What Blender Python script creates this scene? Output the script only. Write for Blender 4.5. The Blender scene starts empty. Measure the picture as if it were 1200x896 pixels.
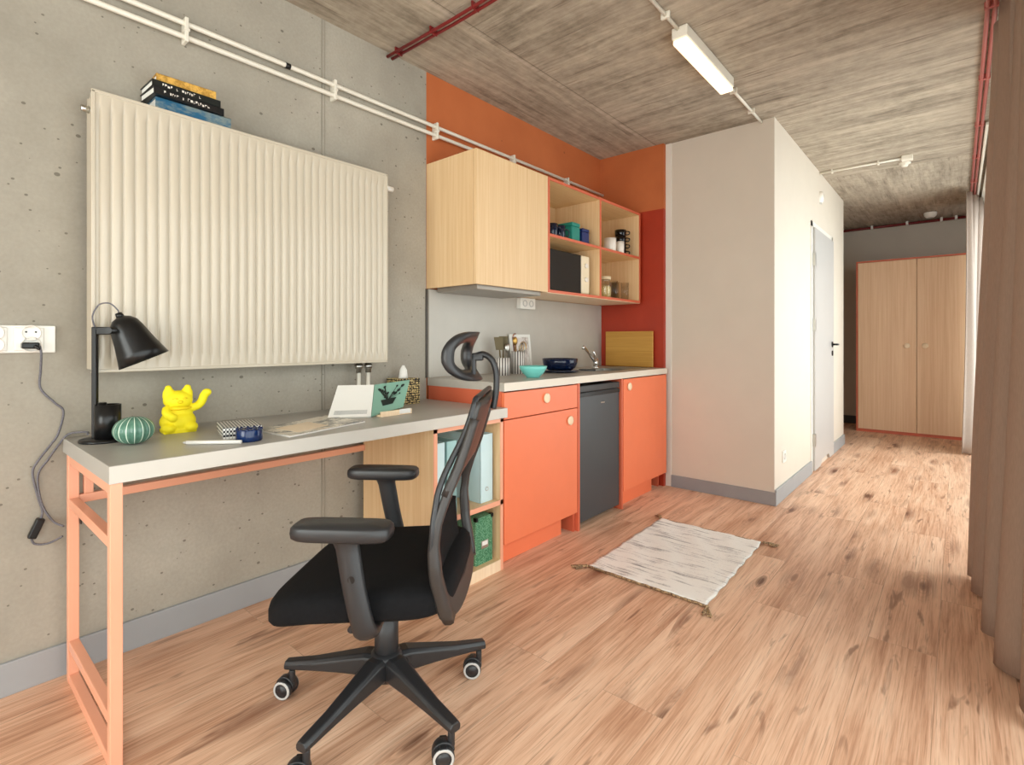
import bpy, bmesh, math, random
from mathutils import Vector, Matrix
random.seed(7)
PI = math.pi
sc = bpy.context.scene
COL = sc.collection
ORG = {}

# ------------------------------------------------------------------ helpers
def s2l(c):
    return tuple(((x / 12.92) if x <= 0.04045 else ((x + 0.055) / 1.055) ** 2.4) for x in c)

def rgb(r, g, b):
    return s2l((r / 255, g / 255, b / 255))

class MB:
    """collects simple shapes and links them as one mesh"""
    def __init__(s):
        s.v = []; s.f = []; s.sm = []
    def add(s, vs, fs, smooth=False):
        o = len(s.v)
        s.v += [tuple(v) for v in vs]
        s.f += [tuple(i + o for i in f) for f in fs]
        s.sm += [smooth] * len(fs)
        return s
    def box(s, x0, x1, y0, y1, z0, z1, M=None):
        vs = [Vector((x, y, z)) for x in (x0, x1) for y in (y0, y1) for z in (z0, z1)]
        if M is not None: vs = [M @ v for v in vs]
        return s.add(vs, [(0, 1, 3, 2), (4, 6, 7, 5), (0, 4, 5, 1), (2, 3, 7, 6), (0, 2, 6, 4), (1, 5, 7, 3)])
    def loft(s, rings, cap=True, smooth=True, closed=True):
        n = len(rings[0]); vs = [p for r in rings for p in r]; fs = []
        for i in range(len(rings) - 1):
            for j in range(n if closed else n - 1):
                k = (j + 1) % n
                fs.append((i * n + j, i * n + k, (i + 1) * n + k, (i + 1) * n + j))
        s.add(vs, fs, smooth)
        if cap and closed:
            o = len(s.v) - len(vs)
            s.f.append(tuple(o + j for j in reversed(range(n)))); s.sm.append(False)
            s.f.append(tuple(o + (len(rings) - 1) * n + j for j in range(n))); s.sm.append(False)
        return s
    def tube(s, pts, r, seg=10, smooth=True, cap=True, flat=None):
        pts = [Vector(p) for p in pts]; n = len(pts)
        rs = r if isinstance(r, (list, tuple)) else [r] * n
        rings = []; up = None
        for i, p in enumerate(pts):
            t = (pts[min(i + 1, n - 1)] - pts[max(i - 1, 0)]).normalized()
            if up is None:
                up = Vector((0, 0, 1)) if abs(t.z) < .9 else Vector((1, 0, 0))
            a = t.cross(up).normalized(); b = a.cross(t).normalized(); up = b
            fa, fb = flat if flat else (1, 1)
            rings.append([p + a * (math.cos(2 * PI * j / seg) * rs[i] * fa) + b * (math.sin(2 * PI * j / seg) * rs[i] * fb) for j in range(seg)])
        return s.loft(rings, cap, smooth)
    def cyl(s, p0, p1, r0, r1=None, seg=20, smooth=True):
        return s.tube([p0, p1], [r0, r0 if r1 is None else r1], seg, smooth)
    def lathe(s, prof, c=(0, 0, 0), axis=(0, 0, 1), seg=28, smooth=True, a0=0, a1=2 * PI):
        c = Vector(c); q = Vector((0, 0, 1)).rotation_difference(Vector(axis).normalized())
        full = abs(a1 - a0 - 2 * PI) < 1e-6
        m = seg if full else seg + 1
        rings = [[c + q @ Vector((max(r, 1e-5) * math.cos(a0 + (a1 - a0) * j / seg), max(r, 1e-5) * math.sin(a0 + (a1 - a0) * j / seg), h)) for j in range(m)] for r, h in prof]
        return s.loft(rings, cap=False, smooth=smooth, closed=full)
    def ball(s, c, r, seg=20, rings=12, M=None):
        c = Vector(c); r = r if isinstance(r, (list, tuple)) else (r, r, r)
        R = []
        for i in range(rings + 1):
            t = PI * i / rings
            R.append([(lambda v: c + (M @ v if M else v))(Vector((r[0] * math.sin(t) * math.cos(2 * PI * j / seg), r[1] * math.sin(t) * math.sin(2 * PI * j / seg), -r[2] * math.cos(t)))) for j in range(seg)])
        return s.loft(R, cap=False)
    def grid(s, fn, nu, nv, smooth=True):
        vs = [fn(i / nu, j / nv) for i in range(nu + 1) for j in range(nv + 1)]
        fs = [(i * (nv + 1) + j, (i + 1) * (nv + 1) + j, (i + 1) * (nv + 1) + j + 1, i * (nv + 1) + j + 1) for i in range(nu) for j in range(nv)]
        return s.add(vs, fs, smooth)
    def prism(s, outline, d, smooth=False):
        """closed outline (list of 3D points) swept by vector d"""
        d = Vector(d); a = [Vector(p) for p in outline]; n = len(a)
        s.add(a + [p + d for p in a], [tuple(range(n))[::-1], tuple(range(n, 2 * n))] + [(i, (i + 1) % n, (i + 1) % n + n, i + n) for i in range(n)], smooth)
        return s
    def build(s, name, mat, parent=None, loc=None, bev=0, local=False, solid=0, sub=0, weld=False):
        org = ORG[parent.name] if parent else Vector(loc or (0, 0, 0))
        me = bpy.data.meshes.new(name)
        off = Vector((0, 0, 0)) if local else org
        me.from_pydata([tuple(Vector(v) - off) for v in s.v], [], s.f)
        me.polygons.foreach_set('use_smooth', s.sm)
        bm = bmesh.new(); bm.from_mesh(me)
        if weld or sub: bmesh.ops.remove_doubles(bm, verts=bm.verts, dist=1e-5)
        bmesh.ops.recalc_face_normals(bm, faces=bm.faces)
        bm.to_mesh(me); bm.free()
        me.materials.append(mat)
        o = bpy.data.objects.new(name, me); COL.objects.link(o)
        if parent:
            o.parent = parent
        else:
            o.location = org
        ORG[o.name] = org if not local or parent else Vector((0, 0, 0))
        if solid:
            m = o.modifiers.new('Solidify', 'SOLIDIFY'); m.thickness = solid; m.offset = 0
        if bev:
            m = o.modifiers.new('Bevel', 'BEVEL'); m.width = bev; m.segments = 2; m.limit_method = 'ANGLE'; m.angle_limit = math.radians(40)
        if sub:
            m = o.modifiers.new('Subsurf', 'SUBSURF'); m.levels = sub; m.render_levels = sub
        return o

def tag(o, label=None, cat=None, group=None, kind=None):
    if label: o['label'] = label
    if cat: o['category'] = cat
    if group: o['group'] = group
    if kind: o['kind'] = kind
    return o

def thing(name, loc, label, cat, group=None, rz=0):
    o = bpy.data.objects.new(name, None); COL.objects.link(o)
    o.location = loc; o.rotation_euler.z = rz; o.empty_display_size = .05
    ORG[o.name] = Vector(loc)
    return tag(o, label, cat, group)

def dup(root, loc, label=None, rz=None):
    def cp(o, par):
        c = o.copy(); COL.objects.link(c)
        if par: c.parent = par
        for ch in [x for x in list(bpy.data.objects) if x.parent == o]: cp(ch, c)
        return c
    r = cp(root, None); r.location = loc
    if rz is not None: r.rotation_euler.z = rz
    if label: r['label'] = label
    return r

def B(x0, x1, y0, y1, z0, z1, M=None): return MB().box(x0, x1, y0, y1, z0, z1, M)

# ------------------------------------------------------------------ materials
class NT:
    def __init__(s, name):
        s.m = bpy.data.materials.new(name); s.m.use_nodes = True
        s.t = s.m.node_tree; s.b = s.t.nodes['Principled BSDF']; s.out = s.t.nodes['Material Output']
        s.tc = None
    def n(s, typ, **kw):
        x = s.t.nodes.new(typ)
        for k, v in kw.items(): setattr(x, k, v)
        return x
    def l(s, a, b): s.t.links.new(a, b)
    def put(s, sock, v):
        if isinstance(v, bpy.types.NodeSocket): s.l(v, sock)
        else: sock.default_value = v
    def coord(s, scale=(1, 1, 1), rot=(0, 0, 0)):
        if not s.tc: s.tc = s.n('ShaderNodeTexCoord')
        mp = s.n('ShaderNodeMapping'); mp.inputs['Scale'].default_value = scale; mp.inputs['Rotation'].default_value = rot
        s.l(s.tc.outputs['Object'], mp.inputs['Vector']); return mp.outputs['Vector']
    def noise(s, vec, scale=1, detail=4, rough=.55, dist=0):
        x = s.n('ShaderNodeTexNoise'); s.l(vec, x.inputs['Vector'])
        x.inputs['Scale'].default_value = scale; x.inputs['Detail'].default_value = detail
        x.inputs['Roughness'].default_value = rough; x.inputs['Distortion'].default_value = dist
        return x.outputs['Fac']
    def math(s, op, a, b=0, c=0, clamp=False):
        x = s.n('ShaderNodeMath', operation=op, use_clamp=clamp)
        s.put(x.inputs[0], a); s.put(x.inputs[1], b); s.put(x.inputs[2], c); return x.outputs[0]
    def rng(s, v, a, b, c=0., d=1.):
        x = s.n('ShaderNodeMapRange'); s.put(x.inputs[0], v)
        for i, q in enumerate((a, b, c, d)): x.inputs[i + 1].default_value = q
        return x.outputs[0]
    def mix(s, f, a, b, mode='MIX'):
        x = s.n('ShaderNodeMix', data_type='RGBA', blend_type=mode)
        s.put(x.inputs['Factor'], f)
        for k, v in ((6, a), (7, b)):
            if isinstance(v, bpy.types.NodeSocket): s.l(v, x.inputs[k])
            else: x.inputs[k].default_value = (*v, 1)
        return x.outputs[2]
    def bump(s, h, strength=.3, dist=.002):
        x = s.n('ShaderNodeBump'); x.inputs['Strength'].default_value = strength; x.inputs['Distance'].default_value = dist
        s.l(h, x.inputs['Height']); s.l(x.outputs[0], s.b.inputs['Normal'])
    def fin(s, col, rough=.5, metal=0, spec=None):
        if isinstance(col, bpy.types.NodeSocket): s.l(col, s.b.inputs['Base Color'])
        else: s.b.inputs['Base Color'].default_value = (*col, 1)
        s.put(s.b.inputs['Roughness'], rough); s.b.inputs['Metallic'].default_value = metal
        if spec is not None: s.b.inputs['Specular IOR Level'].default_value = spec
        return s.m

def plain(name, c, rough=.45, metal=0, var=.06, scale=6, bump=0, bscale=400, spec=None):
    t = NT(name); c = rgb(*c)
    f = t.noise(t.coord(), scale, 3)
    col = t.mix(t.rng(f, .3, .7), tuple(x * (1 - var) for x in c), tuple(min(1, x * (1 + var)) for x in c))
    if bump:
        t.bump(t.noise(t.coord(), bscale, 2), bump, .001)
    return t.fin(col, rough, metal, spec)

def wood(name, a, b, sc_=(60, 60, 2.2), rough=.5, bump=.05):
    t = NT(name)
    f = t.noise(t.coord(sc_), 1, 5, .6, .4)
    g = t.noise(t.coord(tuple(x * .25 for x in sc_)), 1, 2)
    h = t.math('ADD', t.math('MULTIPLY', f, .6), t.math('MULTIPLY', g, .4))
    col = t.mix(t.rng(h, .35, .65), rgb(*a), rgb(*b))
    t.bump(f, bump, .0006)
    return t.fin(col, rough)

def m_concrete():
    t = NT('concrete wall')
    v = t.coord()
    big = t.noise(v, 1.3, 5, .6); mid = t.noise(v, 7, 6, .65); fine = t.noise(v, 90, 3)
    c = t.mix(t.rng(big, .3, .7), rgb(144, 137, 124), rgb(186, 178, 164))
    c = t.mix(t.rng(mid, .35, .7, 0, .55), c, rgb(168, 161, 148))
    c = t.mix(t.rng(fine, .3, .7, 0, .22), c, rgb(128, 122, 110))
    h = None
    for scale, k in ((13, .10), (30, .13)):
        vo = t.n('ShaderNodeTexVoronoi'); t.l(t.coord((1, 1, 1.25)), vo.inputs['Vector']); vo.inputs['Scale'].default_value = scale
        sep = t.n('ShaderNodeSeparateColor'); t.l(vo.outputs['Color'], sep.inputs[0])
        r = t.math('MULTIPLY', t.math('POWER', sep.outputs[0], 3.), k)
        pit = t.math('LESS_THAN', vo.outputs['Distance'], r)
        c = t.mix(t.math('MULTIPLY', pit, .62), c, rgb(74, 66, 54))
        h = pit if h is None else t.math('MAXIMUM', h, pit)
    hh = t.math('SUBTRACT', t.math('MULTIPLY', mid, .5), h)
    t.bump(hh, .5, .003)
    return t.fin(c, .8)

def m_ceiling():
    t = NT('board marked concrete ceiling')
    v = t.coord()
    sep = t.n('ShaderNodeSeparateXYZ'); t.l(v, sep.inputs[0])
    def streaks(s1, s2):
        a = t.noise(t.coord(s1), 1, 6, .65, .3); b = t.noise(t.coord(s2), 1, 4, .6)
        return t.math('ADD', t.math('MULTIPLY', a, .55), t.math('MULTIPLY', b, .45))
    sx = streaks((3.4, 26, 1), (1.2, 9, 1)); sy = streaks((28, 2.6, 1), (8, 1.2, 1))
    inst = t.math('LESS_THAN', sep.outputs[0], .445)
    far = t.math('GREATER_THAN', sep.outputs[1], 5.35)
    m = t.math('MAXIMUM', inst, far)
    h = t.math('ADD', t.math('MULTIPLY', sy, m), t.math('MULTIPLY', sx, t.math('SUBTRACT', 1, m)))
    h = t.math('ADD', t.math('MULTIPLY', h, .75), t.math('MULTIPLY', t.noise(v, 16, 5, .7), .25))
    c = t.mix(t.rng(h, .36, .62), rgb(106, 95, 80), rgb(196, 183, 163))
    bl = t.noise(v, 2.2, 4, .6)
    c = t.mix(t.rng(bl, .35, .7, 0, .45), c, rgb(188, 174, 156))
    kn = t.noise(t.coord((2.4, 60, 1)), 1, 4, .65)
    c = t.mix(t.math('MULTIPLY', t.rng(kn, .58, .68, 0, .65), t.math('SUBTRACT', 1, m)), c, rgb(104, 90, 76))
    ky = t.noise(t.coord((60, 2.4, 1)), 1, 4, .65)
    c = t.mix(t.math('MULTIPLY', t.rng(ky, .58, .68, 0, .6), m), c, rgb(104, 90, 76))
    # slab joint: a pale grout edge
    wob = t.math('ADD', sep.outputs[0], t.rng(t.noise(v, 5, 3), 0, 1, -.012, .012))
    j = t.rng(t.math('ABSOLUTE', t.math('SUBTRACT', wob, .455)), .004, .016, 1, 0)
    c = t.mix(t.math('MULTIPLY', j, t.rng(t.noise(v, 4, 4), .4, .6, .1, .8)), c, rgb(200, 186, 170))
    j2 = t.math('LESS_THAN', t.math('ABSOLUTE', t.math('SUBTRACT', sep.outputs[0], .475)), .003)
    c = t.mix(t.math('MULTIPLY', j2, .6), c, rgb(90, 80, 66))
    j3 = t.math('LESS_THAN', t.math('ABSOLUTE', t.math('SUBTRACT', sep.outputs[1], 5.35)), .004)
    c = t.mix(t.math('MULTIPLY', j3, .45), c, rgb(96, 84, 70))
    t.bump(h, .35, .006)
    return t.fin(c, .85)

def m_floor():
    t = NT('oak laminate planks')
    v = t.coord()
    sep = t.n('ShaderNodeSeparateXYZ'); t.l(v, sep.inputs[0])
    cb = t.n('ShaderNodeCombineXYZ')
    t.l(sep.outputs[1], cb.inputs[0]); t.l(sep.outputs[0], cb.inputs[1])
    br = t.n('ShaderNodeTexBrick'); t.l(cb.outputs[0], br.inputs['Vector'])
    br.offset = .37; br.offset_frequency = 2
    for k, q in (('Scale', 1), ('Mortar Size', .0011), ('Mortar Smooth', 0), ('Bias', 0), ('Brick Width', 1.38), ('Row Height', .192)):
        br.inputs[k].default_value = q
    br.inputs['Color1'].default_value = (0, 0, 0, 1); br.inputs['Color2'].default_value = (1, 1, 1, 1); br.inputs['Mortar'].default_value = (.5, .5, .5, 1)
    bw = t.n('ShaderNodeRGBToBW'); t.l(br.outputs['Color'], bw.inputs[0])
    rnd = bw.outputs[0]
    # shift the grain per plank
    of = t.n('ShaderNodeCombineXYZ'); t.l(t.math('MULTIPLY', rnd, 9), of.inputs[0]); t.l(t.math('MULTIPLY', rnd, 23), of.inputs[1])
    def sh(scale):
        mp = t.n('ShaderNodeVectorMath', operation='ADD'); t.l(t.coord(scale), mp.inputs[0]); t.l(of.outputs[0], mp.inputs[1]); return mp.outputs[0]
    g1 = t.noise(sh((16, 1.1, 1)), 1, 5, .6, .9)
    g2 = t.noise(sh((95, 2.6, 1)), 1, 4, .7, .2)
    g3 = t.noise(sh((5, .9, 1)), 1, 2, .5, .5)
    tone = t.math('ADD', t.math('MULTIPLY', g1, .42), t.math('ADD', t.math('MULTIPLY', g2, .38), t.math('MULTIPLY', g3, .2)))
    tone = t.math('ADD', tone, t.rng(rnd, 0, 1, -.035, .035))
    ramp = t.n('ShaderNodeValToRGB'); t.l(tone, ramp.inputs[0])
    e = ramp.color_ramp.elements
    e[0].position = .33; e[0].color = (*rgb(172, 120, 90), 1)
    e[1].position = .68; e[1].color = (*rgb(252, 220, 192), 1)
    for p, c in ((.43, (206, 158, 127)), (.5, (228, 184, 153)), (.58, (240, 201, 171))):
        x = ramp.color_ramp.elements.new(p); x.color = (*rgb(*c), 1)
    c = ramp.outputs[0]
    # fine dark pores
    c = t.mix(t.rng(g2, .58, .70, 0, .5), c, rgb(150, 102, 76))
    fl = t.noise(sh((22, 3.2, 1)), 1, 3, .6, .6)
    c = t.mix(t.rng(fl, .61, .71, 0, .65), c, rgb(122, 78, 56))
    # cathedral rings round knots
    vo = t.n('ShaderNodeTexVoronoi'); t.l(sh((5.6, 1.5, 1)), vo.inputs['Vector']); vo.inputs['Scale'].default_value = 1.5
    sc2 = t.n('ShaderNodeSeparateColor'); t.l(vo.outputs['Color'], sc2.inputs[0])
    wob = t.noise(sh((20, 5, 1)), 1, 3)
    dist = t.math('ADD', vo.outputs['Distance'], t.rng(wob, 0, 1, -.05, .05))
    has = t.math('GREATER_THAN', sc2.outputs[0], .45)
    ring = t.math('SINE', t.math('MULTIPLY', t.math('ADD', dist, t.rng(g1, 0, 1, -.12, .12)), 70))
    ringm = t.math('MULTIPLY', t.math('MULTIPLY', t.rng(ring, .2, 1), t.rng(dist, .12, .45, .34, 0)), has)
    c = t.mix(ringm, c, rgb(150, 102, 76))
    sm = t.math('MULTIPLY', t.math('MULTIPLY', t.rng(g1, .44, .56, 0, .95), t.rng(dist, .12, .48, 1, 0)), has)
    c = t.mix(sm, c, rgb(136, 88, 64))
    kn = t.math('MULTIPLY', t.rng(dist, .07, .18, .92, 0), t.math('GREATER_THAN', sc2.outputs[0], .66))
    c = t.mix(kn, c, rgb(92, 54, 38))
    g4 = t.noise(sh((230, 4.5, 1)), 1, 2, .6)
    c = t.mix(t.rng(g4, .53, .70, 0, .5), c, rgb(160, 110, 82))
    c = t.mix(t.rng(g4, .28, .42, .3, 0), c, rgb(240, 214, 190))
    c = t.mix(t.math('MULTIPLY', br.outputs['Fac'], .3), c, rgb(100, 68, 48))
    t.bump(t.math('SUBTRACT', t.math('MULTIPLY', g2, .3), br.outputs['Fac']), .18, .001)
    return t.fin(c, t.rng(g2, .3, .7, .36, .5), 0, .35)

def m_rug():
    t = NT('woven grey rug')
    a = t.noise(t.coord((3.2, 55, 1)), 1, 4, .7); b = t.noise(t.coord((7, 8, 1)), 1, 3, .6); w = t.noise(t.coord((140, 140, 1)), 1, 2)
    h = t.math('ADD', t.math('MULTIPLY', a, .6), t.math('ADD', t.math('MULTIPLY', b, .3), t.math('MULTIPLY', w, .1)))
    ramp = t.n('ShaderNodeValToRGB'); t.l(h, ramp.inputs[0])
    e = ramp.color_ramp.elements
    e[0].position = .34; e[0].color = (*rgb(124, 122, 122), 1); e[1].position = .48; e[1].color = (*rgb(248, 246, 240), 1)
    x = e.new(.42); x.color = (*rgb(196, 193, 190), 1)
    t.bump(t.math('ADD', a, w), .6, .004)
    return t.fin(ramp.outputs[0], .95)

def m_checker_dots(name, a, b, scale):
    t = NT(name)
    vo = t.n('ShaderNodeTexVoronoi'); t.l(t.coord((1, 1, 1)), vo.inputs['Vector']); vo.inputs['Scale'].default_value = scale; vo.inputs['Randomness'].default_value = .35
    c = t.mix(t.math('LESS_THAN', vo.outputs['Distance'], .42), rgb(*a), rgb(*b))
    return t.fin(c, .6)

def m_glass(name, tint=(.95, .98, .97), gl=.08):
    m = bpy.data.materials.new(name); m.use_nodes = True; t = m.node_tree; t.nodes.clear()
    o = t.nodes.new('ShaderNodeOutputMaterial'); tr = t.nodes.new('ShaderNodeBsdfTransparent'); g = t.nodes.new('ShaderNodeBsdfGlossy')
    tr.inputs[0].default_value = (*tint, 1); g.inputs['Roughness'].default_value = .03
    mx = t.nodes.new('ShaderNodeMixShader'); fr = t.nodes.new('ShaderNodeLayerWeight'); fr.inputs[0].default_value = .5
    pw_ = t.nodes.new('ShaderNodeMath'); pw_.operation = 'POWER'; pw_.inputs[1].default_value = 4; t.links.new(fr.outputs['Facing'], pw_.inputs[0])
    ad = t.nodes.new('ShaderNodeMath'); ad.operation = 'ADD'; ad.inputs[1].default_value = gl; ad.use_clamp = True
    t.links.new(pw_.outputs[0], ad.inputs[0]); t.links.new(ad.outputs[0], mx.inputs[0])
    t.links.new(tr.outputs[0], mx.inputs[1]); t.links.new(g.outputs[0], mx.inputs[2]); t.links.new(mx.outputs[0], o.inputs[0])
    return m

def m_emit(name, c, s):
    m = bpy.data.materials.new(name); m.use_nodes = True; b = m.node_tree.nodes['Principled BSDF']
    b.inputs['Base Color'].default_value = (.9, .85, .75, 1)
    b.inputs['Emission Color'].default_value = (*c, 1); b.inputs['Emission Strength'].default_value = s
    return m

def m_curtain(name, c):
    t = NT(name); c = rgb(*c)
    w = t.noise(t.coord((300, 300, 40)), 1, 2)
    col = t.mix(t.rng(w, .3, .7), tuple(x * .9 for x in c), c)
    m = t.fin(col, .85)
    tl = t.n('ShaderNodeBsdfTranslucent'); t.l(col, tl.inputs[0])
    mx = t.n('ShaderNodeMixShader'); mx.inputs[0].default_value = .18
    t.l(t.b.outputs[0], mx.inputs[1]); t.l(tl.outputs[0], mx.inputs[2]); t.l(mx.outputs[0], t.out.inputs[0])
    return m

CON = m_concrete(); CEI = m_ceiling(); FLO = m_floor(); RUG = m_rug()
def m_painted(name, a, b):
    t = NT(name); v = t.coord()
    c = t.mix(t.rng(t.noise(v, 3, 4), .3, .7), rgb(*a), rgb(*b))
    vo = t.n('ShaderNodeTexVoronoi'); t.l(v, vo.inputs['Vector']); vo.inputs['Scale'].default_value = 11
    sep = t.n('ShaderNodeSeparateColor'); t.l(vo.outputs['Color'], sep.inputs[0])
    pit = t.math('LESS_THAN', vo.outputs['Distance'], t.math('MULTIPLY', t.math('POWER', sep.outputs[0], 3.), .11))
    c = t.mix(t.math('MULTIPLY', pit, .55), c, rgb(90, 40, 20))
    t.bump(t.math('SUBTRACT', t.noise(v, 8, 4), pit), .4, .003)
    return t.fin(c, .7)
ORW = m_painted('orange painted concrete', (184, 98, 50), (196, 108, 58))
REDW = plain('rust red panel', (172, 52, 24), .45)
BACKSPL = plain('pale grey splashback laminate', (188, 182, 172), .35, var=.03, scale=9)
PART = plain('greige painted partition', (216, 205, 190), .6, var=.015, bump=.1)
PARTW = plain('white painted edge', (228, 222, 212), .5, var=.01)
BASEB = plain('grey painted skirting', (158, 160, 162), .45, var=.03)
BACKW = plain('grey green painted wall', (206, 198, 184), .7, var=.02)
WHITE = plain('white plastic', (236, 233, 226), .35, var=.01)
RADW = plain('radiator cream enamel', (200, 189, 170), .16, var=.01)
PIPEW = plain('white pipe', (232, 226, 212), .35, var=.02)
PIPER = plain('dark red pipe', (122, 30, 30), .35)
PIPEP = plain('faded red pipe', (176, 92, 84), .4)
CORAL = plain('coral steel tube', (240, 170, 138), .3, var=.02)
ORANGE = plain('coral orange laminate', (240, 126, 84), .4, var=.02)
ORDARK = plain('rust orange cabinet edge', (212, 104, 72), .45, var=.03)
WOOD = wood('light oak laminate', (222, 184, 136), (236, 204, 160), (130, 130, 2.2))
WOODP = wood('pale beech edging', (238, 208, 172), (248, 224, 192), (90, 90, 4))
BAMB = wood('bamboo board', (184, 132, 52), (208, 158, 74), (2.5, 60, 110), .45)
DESKT = plain('grey desk laminate', (174, 170, 163), .38, var=.03, scale=14)
DESKE = plain('pale grey desk edge', (206, 200, 190), .4, var=.02)
COUNT = plain('grey worktop laminate', (186, 180, 170), .35, var=.03, scale=14)
COUNTE = plain('pale worktop edge', (226, 216, 200), .4, var=.02)
BLKP = plain('black moulded plastic', (38, 38, 40), .38, var=.05, bump=.1, bscale=900)
BACKP = plain('black back frame plastic with painted sheen', (50, 46, 44), .42, var=.05, bump=.1, bscale=900)  # grey-brown reflected sheen of the black back frame mixed into this colour
BLKF = plain('black seat fabric', (17, 17, 19), .9, var=.2, scale=80, bump=.3, bscale=900, spec=.2)
BLKM = plain('black mesh fabric', (14, 14, 16), .85, var=.3, scale=200)
_t = BLKM.node_tree; _m = _t.nodes.new('ShaderNodeMixShader'); _a = _t.nodes.new('ShaderNodeBsdfTransparent'); _m.inputs[0].default_value = .80
_t.links.new(_a.outputs[0], _m.inputs[2]); _t.links.new(_t.nodes['Principled BSDF'].outputs[0], _m.inputs[1]); _t.links.new(_m.outputs[0], _t.nodes['Material Output'].inputs[0])
BLKM2 = plain('black lacquered metal', (16, 16, 17), .3, spec=.4)
GREYR = plain('light grey caster ring', (190, 188, 184), .4)
STEEL = plain('brushed steel', (190, 188, 182), .28, 1)
CHROME = plain('chrome', (220, 220, 220), .12, 1, var=.01)
FRID = plain('dark grey fridge door', (74, 77, 80), .38, .35, var=.02)
YEL = plain('yellow flocked plastic', (250, 232, 24), .7, var=.02)
NAVY = plain('navy glaze', (10, 24, 52), .15)
AQUA = plain('aqua glaze', (120, 206, 196), .3, var=.02)
TEAL = plain('teal lacquer', (20, 132, 118), .4)
BLUE = plain('blue lacquer', (14, 38, 100), .4)
BLACKG = plain('black glaze', (8, 8, 14), .12)
PORC = plain('white porcelain', (240, 232, 222), .2, var=.01)
PAPER = plain('white paper', (236, 234, 228), .7, var=.02)
CURT = m_curtain('taupe curtain cloth', (174, 149, 131))
CURTF = m_curtain('pale curtain cloth', (196, 180, 168))
GLASS = m_glass('clear glass')
GLASSJ = m_glass('jar glass', (.985, .99, .985), .05)
LAMPE = m_emit('glowing diffuser', (1, .74, .45), 1.7)
BULB = plain('lamp bulb opal glass', (240, 236, 226), .3)
GREYC = plain('braided grey cable', (104, 102, 108), .7, var=.3, scale=300)

# ------------------------------------------------------------------ room
ZC = 2.505
def struct(name, mb, mat, loc=(0, 0, 0), **k): return tag(mb.build(name, mat, None, loc, **k), kind='structure')
struct('floor', B(-.1, 2.6, -2.6, 8.05, -.08, 0), FLO)
struct('ceiling', B(-.1, 2.6, -2.6, 8.05, ZC, ZC + .1), CEI)
w = B(-.1, 0, -2.6, 1.814, 0, ZC); struct('wall_left', w, CON)
struct('wall_left', B(-.1, 0, 3.6, 8.05, 0, ZC), CON)
struct('wall_kitchen', B(-.1, 0, 1.814, 3.6, 0, ZC), ORW)
struct('wall_kitchen_end', B(0, .533, 3.6, 3.64, 2.03, ZC), ORW)
struct('trim_1', B(0, .533, 3.6, 3.64, 0, 2.03), REDW)
struct('trim_2', B(.0005, .012, 1.822, 3.598, .8645, 1.3395), BACKSPL)
struct('trim_3', B(.0, .006, 1.808, 1.818, .864, 1.34), plain('dark seam', (70, 64, 56)))
# formwork joints in the concrete wall
struct('trim_4', MB().box(0, .003, 1.208, 1.213, .1, ZC).box(0, .002, 1.224, 1.226, .1, ZC), plain('formwork joint', (150, 143, 130), .8), (0, 0, 0))
struct('wall_partition', B(0, 1.268, 3.64, 6.3, 0, ZC), PART)
struct('trim_5', MB().box(.533, .577, 3.634, 3.64, 0, ZC), PARTW, bev=.001)
struct('wall_back', B(0, 2.5, 7.95, 8.05, 0, ZC), BACKW)
WF = (.35, 2.25, .25, 2.3)
struct('wall_front', MB().box(-.1, WF[0], -2.7, -2.6, 0, ZC).box(WF[1], 2.6, -2.7, -2.6, 0, ZC).box(WF[0], WF[1], -2.7, -2.6, 0, WF[2]).box(WF[0], WF[1], -2.7, -2.6, WF[3], ZC), PARTW)
F = MB()
for x in (WF[0], (WF[0] + WF[1]) / 2 - .03, WF[1] - .06): F.box(x, x + .06, -2.68, -2.62, WF[2], WF[3])
F.box(WF[0], WF[1], -2.68, -2.62, WF[2], WF[2] + .06).box(WF[0], WF[1], -2.68, -2.62, WF[3] - .06, WF[3])
fr = struct('window_3', F, WHITE)  # added window behind the camera, an opening for the fill light
B(WF[0] + .02, WF[1] - .02, -2.654, -2.646, WF[2] + .05, WF[3] - .05).build('pane', GLASS, fr)
# window wall on the right
WR = MB()
W = [(-2.0, 2.05, .08, 2.08), (3.1, 7.3, .05, 2.3)]
ys = [-2.6, W[0][0], W[0][1], W[1][0], W[1][1], 8.05]
for a, b in ((ys[0], ys[1]), (ys[2], ys[3]), (ys[4], ys[5])): WR.box(2.5, 2.62, a, b, 0, ZC)
for a, b, z0, z1 in W: WR.box(2.5, 2.62, a, b, 0, z0).box(2.5, 2.62, a, b, z1, ZC)
struct('wall_right', WR, PARTW)
for i, (a, b, z0, z1) in enumerate(W):
    F = MB(); n = 3
    for k in range(n + 1):
        y = a + (b - a) * k / n; F.box(2.53, 2.59, max(a, y - .03), min(b, y + .03), z0, z1)
    F.box(2.53, 2.59, a, b, z0, z0 + .06).box(2.53, 2.59, a, b, z1 - .06, z1)
    fr = struct('window_%d' % (i + 1), F, WHITE)
    B(2.555, 2.563, a + .02, b - .02, z0 + .05, z1 - .05).build('pane', GLASS, fr)
# skirtings
struct('baseboard_left', B(0, .013, -2.6, 1.37, 0, .1), BASEB, bev=.002)
struct('baseboard_partition', MB().box(.578, 1.281, 3.627, 3.64, 0, .085), plain('mid grey skirting', (148, 148, 150), .5), bev=.002)
struct('baseboard_corridor', MB().box(1.268, 1.281, 3.64, 4.72, 0, .1).box(1.268, 1.281, 5.66, 6.3, 0, .1), BASEB, bev=.002)
struct('baseboard_back', B(0, 1.2, 7.937, 7.95, 0, .1), plain('dark skirting', (70, 68, 66)))
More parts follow.
